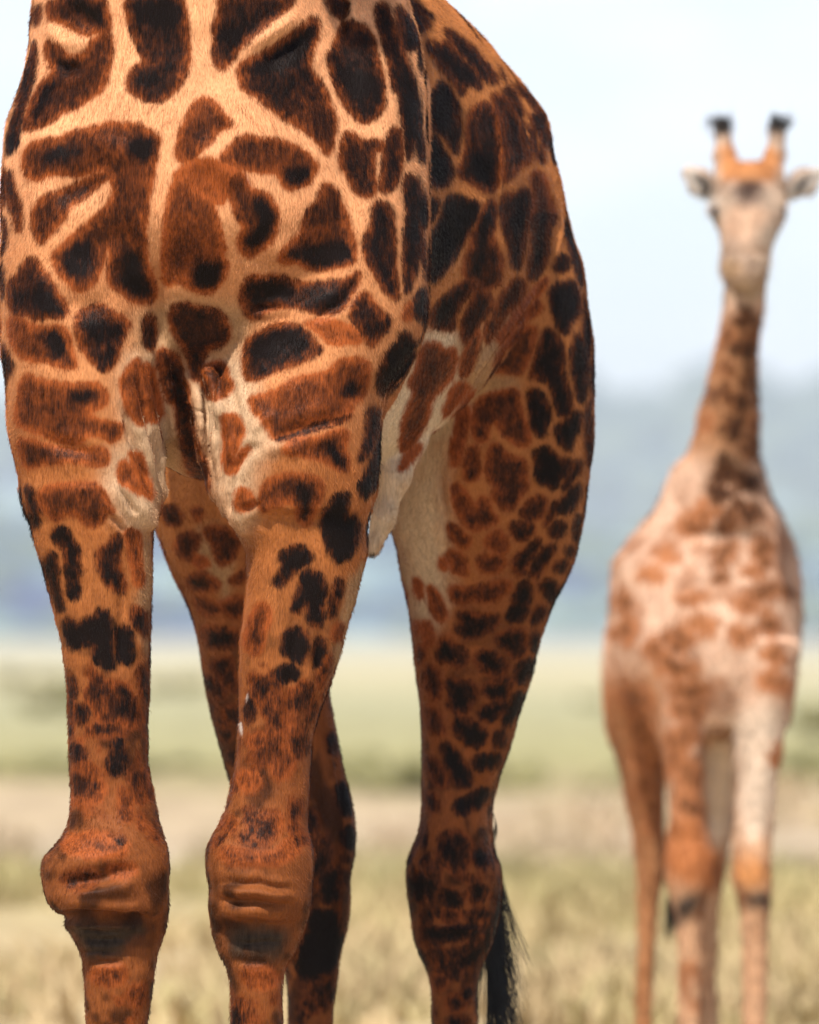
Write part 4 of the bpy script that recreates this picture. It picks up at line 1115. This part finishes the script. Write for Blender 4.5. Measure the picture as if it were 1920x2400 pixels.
def parse():
    for line in SPOT_TABLE.strip().splitlines():
        head, pts = line.split(':'); lay, tn = head.split()
        P = [tuple(float(c) for c in p.split(',')) for p in pts.split()]
        SPOTS[lay].append(('D' if tn == 'D' else float(tn), P))
    for line in CREASE_TABLE.strip().splitlines():
        head, pts = line.split(':'); lay, w, d = head.split()
        STROKES.append((0 if lay == 'F' else 1, float(w), float(d), [tuple(float(c) for c in p.split(',')) for p in pts.split()]))
parse()

def giraffe_layer(V, u, v):
    return np.where((V[:, 1] < .70) & ((u < 1009) | (V[:, 1] < .25)), 0, 1)

TAN, TAWNY, ORANGE, RUST = np.array((.72, .345, .16)), np.array((.50, .205, .078)), np.array((.355, .118, .032)), np.array((.215, .064, .0165))
CREAM, BUFF, SOOT = np.array((.50, .32, .185)), np.array((.38, .21, .10)), np.array((.05, .031, .019))
def giraffe_base(V, u, v, lay):
    f1 = sstep(820, 1150, v)[:, None]; f2 = sstep(1350, 1850, v)[:, None]
    f0 = sstep(330, 720, v)[:, None]
    c = TAN * (1 - f0) + TAWNY * f0  # coat darkens downward: pigment, plus dimmer light on lower chest and legs painted in
    c = c * (1 - f1) + ORANGE * f1
    c = c * (1 - f2) + RUST * f2
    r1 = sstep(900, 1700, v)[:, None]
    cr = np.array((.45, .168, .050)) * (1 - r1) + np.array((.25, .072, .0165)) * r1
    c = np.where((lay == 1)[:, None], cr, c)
    mott = sstep(-.25, .6, lattice_noise(V * (1, 1, .7), 17.0, 23) + .6 * lattice_noise(V, 42.0, 24)) * sstep(1300, 1700, v)
    c = c * (1 + .10 * lattice_noise(V, 16.0, 21) - .74 * mott)[:, None]
    hoof = (V[:, 2] < .13)[:, None]
    return np.where(hoof, np.array((.05, .04, .03)), c)
ZONES = {
 'F': [(BUFF, 40, [(300, 740), (390, 700), (560, 700), (600, 760), (560, 840), (420, 900), (330, 880)]),
       (CREAM, 44, [(280, 850), (330, 830), (360, 850), (400, 900), (420, 1000), (430, 1100), (380, 1200), (368, 1245), (330, 1262), (275, 1215), (235, 1130), (250, 1065), (290, 1040), (290, 1000), (280, 950)]),
       (CREAM, 44, [(435, 880), (490, 830), (560, 810), (610, 850), (600, 950), (660, 1010), (620, 1070), (590, 1150), (590, 1230), (565, 1262), (520, 1200), (490, 1100), (450, 980)]),
       (BUFF, 14, [(834, 1322), (870, 1312), (830, 1480), (790, 1620), (762, 1640), (785, 1520), (812, 1400)]),
       (BUFF, 22, [(325, 1262), (362, 1262), (360, 1500), (345, 1560), (325, 1450)]),
       (SOOT, 24, [(160, 2160), (227, 2158), (292, 2170), (340, 2164), (330, 2192), (300, 2206), (290, 2232), (255, 2240), (215, 2242), (200, 2222), (174, 2190)]),
       (SOOT, 24, [(540, 2186), (572, 2168), (628, 2166), (674, 2172), (680, 2206), (664, 2234), (635, 2246), (596, 2240), (552, 2236), (540, 2214)]),
       (np.array((.74, .64, .56)), 2.5, [(581, 1622), (584, 1640), (579, 1655), (575, 1672), (574, 1660), (577, 1635)]),
       (np.array((.70, .60, .52)), 3.0, [(562, 1690), (567, 1700), (569, 1725), (564, 1718)]),
       (np.array((.72, .64, .58)), 2.5, [(579, 408), (583, 420), (585, 436), (579, 430), (576, 415)])],  # wet glint on the chest, painted into the coat colour
 'R': [(np.array((.62, .46, .31)), 24, [(1000, 760), (1070, 770), (1095, 830), (1125, 890), (1085, 950), (1041, 1030), (998, 1080), (940, 1140), (905, 1300), (830, 1330), (850, 1200), (880, 1000), (890, 920), (950, 860)]),
       (np.array((.68, .53, .38)), 18, [(890, 940), (960, 900), (1020, 940), (1050, 990), (990, 1060), (930, 1130), (900, 1250), (830, 1280), (860, 1100)]),
       (np.array((.56, .40, .26)), 45, [(1100, 930), (1065, 1010), (1040, 1100), (1050, 1250), (1060, 1340), (1040, 1420), (1000, 1480), (960, 1440), (930, 1290), (905, 1200), (925, 1130), (1000, 1070)]),
       (BUFF, 26, [(1060, 800), (1160, 740), (1230, 700), (1200, 780), (1150, 870), (1230, 880), (1190, 930), (1090, 970)]),
       (np.array((.05, .04, .035)), 5, [(858, 1300), (880, 1292), (884, 1310), (868, 1320)]),
       (BUFF, 20, [(430, 1240), (520, 1220), (560, 1300), (540, 1420), (500, 1380), (460, 1300)])],
}

g_root = bpy.data.objects.new("giraffe", None)
put(g_root, label="large dark-spotted giraffe standing close in front, head out of the picture", cat="giraffe")
g_me = grow_giraffe()
V, Nn = coords(g_me)
V = V + Nn * (.0030 * lattice_noise(V, 9.0, 31) + .0016 * lattice_noise(V, 22.0, 32) + .0006 * lattice_noise(V, 60.0, 33))[:, None]
_u, _v = frontal(V)
kn = sstep(1960, 2030, _v) * sstep(2300, 2220, _v) * (V[:, 1] < .6) * sstep(.1, .6, -Nn[:, 1])          # fine wrinkles across the front of each knee
V = V + Nn * (kn * (.0014 * lattice_noise(V * (9, 9, 62) + .05 * lattice_noise(V, 25.0, 36)[:, None], 1.0, 34) + .0007 * lattice_noise(V * (16, 16, 130), 1.0, 35)))[:, None]
fo = sstep(240, 180, np.abs(_u - 440)) * sstep(820, 900, _v) * sstep(1280, 1220, _v) * (V[:, 1] < .6)    # and down the loose skin of the breast
V = V + Nn * (fo * (.0045 * lattice_noise(np.stack([V[:, 0] + .22 * V[:, 2], V[:, 1], V[:, 2]], 1) * (60, 20, 6), 1.0, 37)))[:, None]
setco(g_me, V)
V, Nn = coords(g_me)
V = V + Nn * carve(V, Nn, STROKES, giraffe_layer)[:, None]
setco(g_me, V)
V, Nn = coords(g_me)
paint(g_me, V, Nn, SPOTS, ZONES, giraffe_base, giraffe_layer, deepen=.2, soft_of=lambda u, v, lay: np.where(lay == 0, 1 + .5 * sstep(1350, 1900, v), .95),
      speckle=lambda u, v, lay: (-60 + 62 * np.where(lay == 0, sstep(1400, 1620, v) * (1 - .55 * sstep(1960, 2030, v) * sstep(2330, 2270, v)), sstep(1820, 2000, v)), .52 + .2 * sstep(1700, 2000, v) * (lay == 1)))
g_me.materials.append(coat_material("giraffe_coat", 6.5, 7.0))
g_body = put(bpy.data.objects.new("body", g_me), g_root)

def hair_curves(name, strands, radius, material, parent):
    """each hair a thin three-sided tapering tube"""
    Vs, Fs, base = [], [], 0
    for P in strands:
        n = len(P); T = np.gradient(P, axis=0); T /= np.linalg.norm(T, axis=1)[:, None] + 1e-9
        A = np.cross(T, (0.3, 1.0, 0.1)); A /= np.linalg.norm(A, axis=1)[:, None] + 1e-9
        B = np.cross(T, A); r = (radius * np.linspace(1, .3, n))[:, None]
        Vs.append(np.stack([P + r * (math.cos(q) * A + math.sin(q) * B) for q in (0, 2.094, 4.189)], 1).reshape(-1, 3))
        i = base + np.arange(n - 1)[:, None, None] * 3; j = np.array([(0, 1, 4, 3), (1, 2, 5, 4), (2, 0, 3, 5)])[None]
        Fs.append((i + j).reshape(-1, 4)); base += 3 * n
    me = quad_mesh(name, np.concatenate(Vs), np.concatenate(Fs)); me.materials.append(material)
    return put(bpy.data.objects.new(name, me), parent)
def fur(name, me, V, Nn, parent, pick, length, radius, seed, scale):
    """short coat hair lying down the body, one hair at each picked skin point"""
    r = np.random.default_rng(seed)
    idx = np.nonzero(pick)[0]; n = len(idx)
    P = V[idx] + r.normal(0, .0014, (n, 3)); nn = Nn[idx]
    T = np.array([0, 0, -1.0]) - nn * (-nn[:, 2:3]); T /= np.linalg.norm(T, axis=1)[:, None] + 1e-6
    T += r.normal(0, .22, (n, 3)) + .35 * np.stack([lattice_noise(V[idx], 12.0, 61), lattice_noise(V[idx], 12.0, 62), lattice_noise(V[idx], 12.0, 63)], 1)
    T /= np.linalg.norm(T, axis=1)[:, None]
    L = (length * r.uniform(.6, 1.3, n) * scale[idx])[:, None]
    p1 = P + T * L * .5 + nn * L * .12; p2 = P + T * L + nn * L * .17
    hc = bpy.data.hair_curves.new(name)
    hc.add_curves([3] * n)
    hc.attributes['position'].data.foreach_set("vector", np.stack([P - nn * .001, p1, p2], 1).astype(np.float32).ravel())
    ra = hc.attributes.get('radius') or hc.attributes.new('radius', 'FLOAT', 'POINT')
    ra.data.foreach_set("value", np.tile(np.array([radius, radius * .8, radius * .25], np.float32), n))
    for k in ("sd", "tone", "chart"):
        v = np.empty(len(V), np.float32); me.attributes[k].data.foreach_get("value", v)
        hc.attributes.new(k, 'FLOAT', 'CURVE').data.foreach_set("value", v[idx])
    v = np.empty(len(V) * 4, np.float32); me.attributes["coat"].data.foreach_get("color", v)
    hc.attributes.new("coat", 'FLOAT_COLOR', 'CURVE').data.foreach_set("color", v.reshape(-1, 4)[idx].ravel())
    hc.materials.append(me.materials[0])
    return put(bpy.data.objects.new(name, hc), parent, kind="stuff")
def hair_material(name, col):
    m, nt, b, out = mat(name)
    b.inputs['Base Color'].default_value = (*col, 1); b.inputs['Roughness'].default_value = .45
    b.inputs['Specular IOR Level'].default_value = .35
    return m
_u, _v = frontal(V)
fur("coat_hair", g_me, V, Nn, g_root, (Nn[:, 1] < .35) & (_v > -80) & (_v < 2480) & (_u > -60), .0095, .00042, 5,
    1 - .55 * sstep(260, 200, np.abs(_u - 430)) * sstep(780, 860, _v) * sstep(1290, 1240, _v) * (V[:, 1] < .6) - .25 * sstep(1300, 1700, _v))
BLACKHAIR = hair_material("black_tail_hair", (.012, .010, .009))
def tail_strands():
    out = []
    for q in range(46):                                     # locks of hair, each a loose bundle
        v0 = 1880 + 260 * RNG.uniform(0, 1); u0 = 1133 + RNG.normal(0, 6); y0 = 2.15 + RNG.normal(0, .014)
        ln = RNG.uniform(330, 560); stray = q % 8 == 0
        end = RNG.normal(26, 32) if not stray else RNG.uniform(40, 105)
        wave, ph = RNG.uniform(3, 7), RNG.uniform(0, 6)
        for i in range(7 if stray else 16):
            tt = np.linspace(0, 1, 14); k = RNG.uniform(.75, 1.1); sp = RNG.normal(0, 5)
            u = u0 + RNG.normal(0, 3) + 24 * np.sin(np.clip(tt * 1.2, 0, 1) * math.pi * .5) + end * tt ** 1.8 + 6 * np.sin(tt * wave + ph) * tt + sp * tt
            v = v0 + ln * k * tt - abs(end) * .2 * tt ** 2
            y = y0 + RNG.normal(0, .02) * tt
            out.append(np.stack([WX(u, y), y, WZ(v, y)], 1))
    for i in range(22):                                     # a loose lock bowing out beside the hock
        tt = np.linspace(0, 1, 12); j = RNG.normal(0, 2.5)
        u = 1146 + 19 * np.sin(tt * math.pi) + j * .6 - 6 * tt; v = 1885 + 105 * tt + j * 2; y = 2.14 + 0 * tt
        out.append(np.stack([WX(u, y), y, WZ(v, y)], 1))
    return out
hair_curves("tail_tuft", tail_strands(), .0011, BLACKHAIR, g_root)

# ------------------------------------------------------------------ the young giraffe behind
Y0 = 8.83                       # metres behind the big one's chest
def grow_young():
    f = Flesh((.45, Y0 - .75, -.03), (1.50, Y0 + 1.75, 3.45), .0105)
    # trunk
    f.barrel([(Y0 + .08, 1655, 120, 1190, 1640), (Y0 + .2, 1655, 180, 1190, 1720), (Y0 + .45, 1650, 195, 1160, 1735), (Y0 + .75, 1642, 200, 1190, 1735), (Y0 + 1.05, 1628, 190, 1220, 1690),
              (Y0 + 1.25, 1615, 150, 1260, 1620), (Y0 + 1.33, 1610, 70, 1320, 1560)], .07, 2.2)
    # chest, shoulders
    f.column([(1700, 1530, 1850, Y0 + .06, Y0 + .4), (1640, 1475, 1857, Y0 + .02, Y0 + .5), (1560, 1448, 1866, Y0 - .02, Y0 + .55), (1474, 1436, 1874, Y0 - .03, Y0 + .58), (1401, 1435, 1877, Y0 - .02, Y0 + .58),
              (1329, 1440, 1870, Y0, Y0 + .56), (1281, 1472, 1860, Y0 + .02, Y0 + .55), (1220, 1527, 1831, Y0 + .03, Y0 + .52), (1160, 1557, 1796, Y0 + .03, Y0 + .5), (1100, 1588, 1772, Y0 + .02, Y0 + .46)], .05, 2.2)
    # neck
    f.column([(1230, 1555, 1810, Y0 + .0, Y0 + .44), (1128, 1580, 1784, Y0 - .01, Y0 + .4), (1081, 1604, 1775, Y0 - .03, Y0 + .36), (1058, 1620, 1774, Y0 - .05, Y0 + .34), (988, 1638, 1777, Y0 - .08, Y0 + .28), (896, 1664, 1771, Y0 - .13, Y0 + .19),
              (803, 1687, 1776, Y0 - .17, Y0 + .10), (710, 1702, 1790, Y0 - .2, Y0 + .03), (620, 1710, 1795, Y0 - .22, Y0 - .01), (520, 1712, 1800, Y0 - .22, Y0 + .0), (470, 1716, 1802, Y0 - .2, Y0)], .045, 2.1)
    # head: brow, face, muzzle
    f.chain([(1757, 452, Y0 - .14, .098), (1757, 505, Y0 - .24, .088), (1752, 560, Y0 - .36, .066), (1747, 612, Y0 - .46, .058), (1744, 632, Y0 - .49, .062)], .05)
    f.egg(1745, 652, Y0 - .46, [(.062, 0, 0), (0, .07, 0), (0, 0, .035)], .03)
    for sx in (-1, 1):
        f.egg(1752 + sx * 60, 490, Y0 - .21, [(.035, 0, 0), (0, .05, 0), (0, 0, .035)], .03)      # brow over each eye
        f.egg(1744 + sx * 30, 618, Y0 - .53, [(.03, 0, 0), (0, .03, 0), (0, 0, .03)], .025)       # nostrils
    f.chain([(1704, 418, Y0 - .12, .042), (1697, 360, Y0 - .10, .021), (1694, 312, Y0 - .09, .015), (1693, 288, Y0 - .09, .019)], .04)
    f.chain([(1806, 418, Y0 - .12, .042), (1815, 360, Y0 - .10, .021), (1822, 312, Y0 - .09, .015), (1824, 288, Y0 - .09, .019)], .04)
    for sx, (u0, v0), (u1, v1) in ((-1, (1682, 458), (1606, 396)), (1, (1842, 455), (1924, 398))):
        um, vm = u0 * .45 + u1 * .55, v0 * .45 + v1 * .55
        f.chain([(u0, v0, Y0 - .06, .020), (um, vm + 2, Y0 - .06, .040), (u1 * .8 + um * .2, v1 * .8 + vm * .2, Y0 - .055, .018), (u1, v1, Y0 - .05, .004)], .012)
        f.chain([(u0 * .75 + um * .25, v0 * .75 + vm * .25, Y0 - .095, .016), (um, vm, Y0 - .105, .032), (u1 * .6 + um * .4, v1 * .6 + vm * .4, Y0 - .085, .012)], .010, cut=True)   # the ear's hollow
    for su in (1722, 1768): f.egg(su, 622, Y0 - .555, [(.014, 0, .006), (0, .02, 0), (-.003, 0, .008)], .008, cut=True)   # nostrils
    f.chain([(1712, 648, Y0 - .545, .006), (1745, 654, Y0 - .56, .006), (1778, 646, Y0 - .545, .006)], .008, cut=True)   # mouth
    # forelegs
    def leg(rows, prof, k=.03):
        p = np.array(prof)
        f.column([(v, a, b, Y0 + float(pchip(p[:, 0], p[:, 1], np.array([v]))[0]), Y0 + float(pchip(p[:, 0], p[:, 2], np.array([v]))[0])) for v, a, b in rows], k, 2.2)
    fore = [(1550, .0, .32), (1750, .03, .23), (1950, .05, .19), (2040, .02, .21), (2100, .03, .2), (2160, .06, .17), (2400, .07, .16), (2560, .05, .18), (2660, .0, .22)]
    leg([(1500, 1690, 1868), (1600, 1700, 1858), (1703, 1714, 1836), (1763, 1724, 1830), (1823, 1730, 1820), (1944, 1725, 1806), (2000, 1719, 1803), (2050, 1718, 1803), (2090, 1728, 1802), (2125, 1736, 1799), (2185, 1742, 1796), (2366, 1745, 1793), (2520, 1743, 1795), (2580, 1738, 1800), (2660, 1730, 1808)], fore)
    leg([(1500, 1480, 1690), (1600, 1505, 1668), (1703, 1532, 1650), (1763, 1552, 1645), (1823, 1565, 1641), (1900, 1572, 1640), (1960, 1568, 1655), (2010, 1561, 1668), (2060, 1563, 1668), (2100, 1574, 1655), (2155, 1588, 1642), (2306, 1594, 1640), (2520, 1592, 1640), (2580, 1587, 1645), (2660, 1578, 1652)], fore)
    hind = [(1300, .75, 1.2), (1600, .80, 1.32), (1800, .92, 1.3), (1950, 1.0, 1.26), (2030, 1.02, 1.28), (2120, 1.05, 1.2), (2400, 1.07, 1.17), (2560, 1.05, 1.19), (2640, 1.0, 1.22)]
    leg([(1350, 1470, 1640), (1450, 1432, 1640), (1522, 1421, 1630), (1582, 1416, 1620), (1642, 1418, 1605), (1703, 1427, 1585), (1763, 1445, 1566), (1823, 1460, 1552), (1944, 1488, 1552), (2000, 1495, 1556), (2050, 1497, 1552), (2125, 1500, 1538), (2240, 1498, 1530), (2366, 1494, 1526), (2520, 1492, 1530), (2640, 1482, 1540)], hind)
    leg([(1350, 1640, 1830), (1582, 1640, 1825), (1642, 1645, 1800), (1703, 1644, 1765), (1823, 1642, 1735), (1944, 1648, 1712), (2000, 1640, 1702), (2050, 1634, 1694), (2125, 1640, 1682), (2240, 1640, 1676), (2366, 1642, 1680), (2520, 1642, 1682), (2640, 1632, 1690)], hind)
    f.chain([(1600, 1290, Y0 + 1.3, .03), (1590, 1600, Y0 + 1.38, .018), (1584, 1950, Y0 + 1.36, .012), (1580, 2090, Y0 + 1.35, .012)], .02)
    V, Q = f.skin()
    return quad_mesh("young_giraffe_body", relax(V, Q, 3), Q)

def blob(cx, cy, rx, ry, n=13, seed=0):
    r = np.random.default_rng(seed + int(cx * 7 + cy)); t = np.linspace(0, 2 * math.pi, n, endpoint=False)
    k = r.uniform(.5, 1.45, n)
    return [(cx + rx * k[i] * math.cos(t[i]), cy + ry * k[i] * math.sin(t[i])) for i in range(n)]
Y_SPOTS = []
for cx, cy, rx, ry, tn in [(760, 1170, 60, 35, .8), (660, 1260, 40, 35, .5), (740, 1320, 60, 45, .85), (775, 1470, 35, 90, .8), (660, 1430, 35, 35, .5), (640, 1560, 60, 45, .7), (740, 1600, 55, 55, .75), (680, 1720, 55, 60, .8),
        (785, 1700, 35, 45, .5), (650, 1940, 60, 55, .9), (745, 2000, 55, 55, .8), (620, 2070, 50, 45, .8), (770, 1820, 35, 55, .7), (770, 1260, 40, 25, .6), (560, 1700, 25, 40, .3)]:
    Y_SPOTS.append((tn, blob(1400 + cx / 2.156, 200 + cy / 2.156, rx / 2.156, ry / 2.156)))
for cx, cy, rx, ry, tn in [(500, 90, 35, 35, .8), (600, 20, 45, 35, .8), (610, 150, 45, 45, .7), (540, 200, 60, 50, .55), (450, 170, 55, 40, .25), (530, 330, 50, 45, .55), (680, 310, 35, 50, .5), (390, 230, 40, 35, .2), (690, 470, 75, 26, .5), (510, 420, 32, 20, .5),
        (400, 500, 50, 22, .25), (450, 600, 45, 32, .3), (350, 660, 55, 32, .4), (600, 640, 45, 32, .3), (700, 600, 25, 50, .4), (140, 520, 22, 45, .4), (150, 620, 32, 50, .3), (340, 770, 55, 30, .35), (370, 850, 60, 32, .3), (380, 930, 55, 28, .3),
        (720, 820, 45, 32, .2), (180, 880, 45, 50, .2), (200, 1000, 40, 50, .25), (220, 1120, 40, 40, .3), (215, 1230, 35, 50, .3), (240, 1350, 25, 50, .35), (370, 1050, 60, 35, .25), (340, 1130, 40, 35, .25), (390, 1200, 40, 40, .3), (380, 1300, 35, 50, .3), (250, 400, 40, 30, .15), (300, 330, 40, 25, .15),
        (260, 700, 40, 35, .2), (720, 720, 35, 35, .25), (640, 400, 40, 22, .3), (740, 1100, 20, 40, .15), (620, 520, 40, 25, .2)]:
    Y_SPOTS.append((tn, blob(1380 + cx / 1.659, 1100 + cy / 1.659, rx / 1.659, ry / 1.659)))
PEACH = np.array((.72, .48, .335))
def young_base(V, u, v, lay):
    f1 = sstep(1650, 2000, v)[:, None]
    c = PEACH * (1 - f1) + np.array((.60, .35, .20)) * f1
    g = (sstep(1600, 1520, u) * sstep(1480, 1640, v))[:, None]
    c = c * (1 - g) + np.array((.44, .20, .085)) * g
    nk = (sstep(1120, 1020, v) * sstep(690, 780, v))[:, None]
    c = c * (1 - nk) + np.array((.50, .25, .12)) * nk
    hd = sstep(690, 640, v)[:, None]
    c = c * (1 - hd) + np.array((.50, .35, .25)) * hd
    c = c * (1 + .22 * hd[:, 0] * lattice_noise(V, 24.0, 73))[:, None]
    mott = lattice_noise(V, 11.0, 71) + .8 * lattice_noise(V, 26.0, 72)
    f = (sstep(-.1, .7, mott) * (.62 + .25 * sstep(1550, 1750, v)) * sstep(1050, 1250, v))[:, None]
    c = c * (1 - f) + np.array((.36, .135, .05)) * f
    return np.where((V[:, 2] < .09)[:, None], np.array((.05, .04, .03)), c)
PALE = np.array((.72, .56, .42)); DARKB = np.array((.035, .028, .024))
Y_ZONES = {'F': [
    (PALE, 26, [(1714, 1650), (1850, 1640), (1836, 1800), (1806, 1960), (1726, 1960), (1728, 1800)]),
    (np.array((.42, .15, .05)), 30, [(1555, 1920), (1640, 1880), (1690, 1960), (1690, 2080), (1560, 2080)]),
    (np.array((.56, .25, .09)), 24, [(1715, 2010), (1805, 2010), (1805, 2080), (1725, 2080)]),
    (DARKB * 1.6, 18, [(1745, 2092), (1800, 2084), (1803, 2112), (1770, 2124), (1748, 2114)]),
    (DARKB * 1.4, 22, [(1590, 2098), (1638, 2090), (1642, 2120), (1610, 2150), (1584, 2150)]),
    (PALE, 20, [(1640, 1730), (1720, 1730), (1710, 1980), (1655, 1980)]),
    (np.array((.55, .24, .09)), 16, [(1680, 330), (1830, 330), (1822, 430), (1690, 430)]),
    (np.array((.58, .43, .31)), 20, [(1668, 445), (1715, 455), (1720, 500), (1690, 505)]), (np.array((.58, .43, .31)), 20, [(1790, 440), (1848, 440), (1835, 480), (1795, 490)]),
    (np.array((.56, .36, .235)), 18, [(1700, 480), (1800, 480), (1790, 570), (1705, 570)]),
    (np.array((.075, .042, .03)), 24, [(1730, 420), (1782, 420), (1784, 462), (1757, 478), (1726, 460)]),
    (np.array((.38, .29, .21)), 30, [(1770, 540), (1820, 510), (1815, 620), (1775, 620)]),
    (np.array((.28, .17, .10)), 22, [(1700, 575), (1800, 570), (1800, 602), (1704, 602)]),
    (np.array((.58, .38, .22)), 16, [(1688, 608), (1745, 606), (1745, 640), (1695, 645)]),
    (np.array((.52, .37, .25)), 22, [(1700, 652), (1800, 644), (1795, 700), (1705, 705)]),
    (DARKB * .6, 9, [(1676, 268), (1712, 268), (1706, 312), (1684, 312)]), (DARKB * .6, 9, [(1806, 268), (1842, 268), (1834, 312), (1812, 312)]),
    (np.array((.62, .54, .46)), 8, [(1596, 386), (1640, 400), (1684, 440), (1690, 478), (1640, 476), (1612, 440)]), (np.array((.62, .54, .46)), 8, [(1934, 388), (1886, 404), (1846, 436), (1838, 472), (1886, 474), (1916, 440)]),
    (np.array((.07, .055, .045)), 9, [(1622, 402), (1650, 414), (1672, 440), (1668, 456), (1646, 450), (1630, 430)]), (np.array((.07, .055, .045)), 9, [(1908, 404), (1880, 416), (1858, 438), (1860, 454), (1882, 448), (1900, 430)]),
]}
y_root = bpy.data.objects.new("giraffe", None)
put(y_root, label="young pale giraffe walking toward the camera in the blurred background", cat="giraffe")
y_me = grow_young()
V, Nn = coords(y_me)
V = V + Nn * (.004 * lattice_noise(V, 7.0, 51) + .002 * lattice_noise(V, 18.0, 52))[:, None]
setco(y_me, V)
V, Nn = coords(y_me)
paint(y_me, V, Nn, {'F': Y_SPOTS}, Y_ZONES, young_base, lambda V, u, v: np.zeros(len(V), int), vmin=-200, grow=0, soft_of=lambda u, v, lay: 1.3 + 0 * v)
y_me.materials.append(coat_material("young_giraffe_coat", 9.0, 9.0, 2.0, (.38, .15, .06), (.04, .017, .010)))
put(bpy.data.objects.new("body", y_me), y_root)
fur("coat_hair", y_me, V, Nn, y_root, (Nn[:, 1] < .5) & (V[:, 2] > .3), .026, .0011, 8, np.ones(len(V)))
def eyeball():
    m, nt, b, out = mat("dark_eye"); b.inputs['Base Color'].default_value = (.01, .008, .007, 1); b.inputs['Roughness'].default_value = .15
    th = np.linspace(0, math.pi, 9); ph = np.linspace(0, 2 * math.pi, 14, endpoint=False)
    P = np.array([(math.sin(a) * math.cos(c), math.sin(a) * math.sin(c), math.cos(a)) for a in th for c in ph])
    Q = np.array([(i * 14 + j, (i + 1) * 14 + j, (i + 1) * 14 + (j + 1) % 14, i * 14 + (j + 1) % 14) for i in range(8) for j in range(14)])
    me = quad_mesh("eye", P * (.027, .032, .03), Q); me.materials.append(m); return me
EYE = eyeball()
for uu in (1687, 1823):
    o = bpy.data.objects.new("eye", EYE); o.location = (float(WX(uu, Y0 - .245)), Y0 - .245, float(WZ(500, Y0 - .245))); put(o, y_root)
def tuft(u, v, y, n, ln, sp, r):
    out = []
    for i in range(n):
        tt = np.linspace(0, 1, 7); a = RNG.normal(0, sp, 2)
        uu = u + RNG.normal(0, 3) + a[0] * tt ** 1.3; vv = v + ln * RNG.uniform(.5, 1.1) * tt; yy = y + a[1] * .001 * tt
        out.append(np.stack([WX(uu, yy), yy, WZ(vv, yy)], 1))
    return out
hair_curves("tail_tuft", tuft(1580, 2060, Y0 + 1.35, 160, 130, 14, 0), .0022, BLACKHAIR, y_root)
for uu, du in ((1693, -6), (1824, 6)):
    hair_curves("horn_tuft", [np.stack([WX(uu + RNG.normal(0, 13) + np.linspace(0, du + RNG.normal(0, 6), 5), Y0 - .09), np.full(5, Y0 - .09 + RNG.normal(0, .012)), WZ(300 + RNG.normal(0, 8) - np.linspace(0, 24, 5), Y0 - .09)], 1) for i in range(90)], .0022, BLACKHAIR, y_root)
# short upright mane along the back of the neck
mane = []
for i in range(420):
    t = RNG.uniform(0, 1)
    v = 480 + 600 * t; y = float(np.interp(v, [470, 710, 896, 1058, 1128], [Y0, Y0 + .03, Y0 + .19, Y0 + .34, Y0 + .4])) - .01
    u = float(np.interp(v, [470, 710, 896, 1058, 1128], [1762, 1752, 1730, 1706, 1694])) + RNG.normal(0, 4)
    tt = np.linspace(0, 1, 5)
    yy = y + .10 * tt; mane.append(np.stack([WX(u + RNG.normal(0, 6) * tt, yy), yy, WZ(v - 25 * tt, yy)], 1))
hair_curves("mane", mane, .002, hair_material("brown_mane_hair", (.10, .045, .02)), y_root)
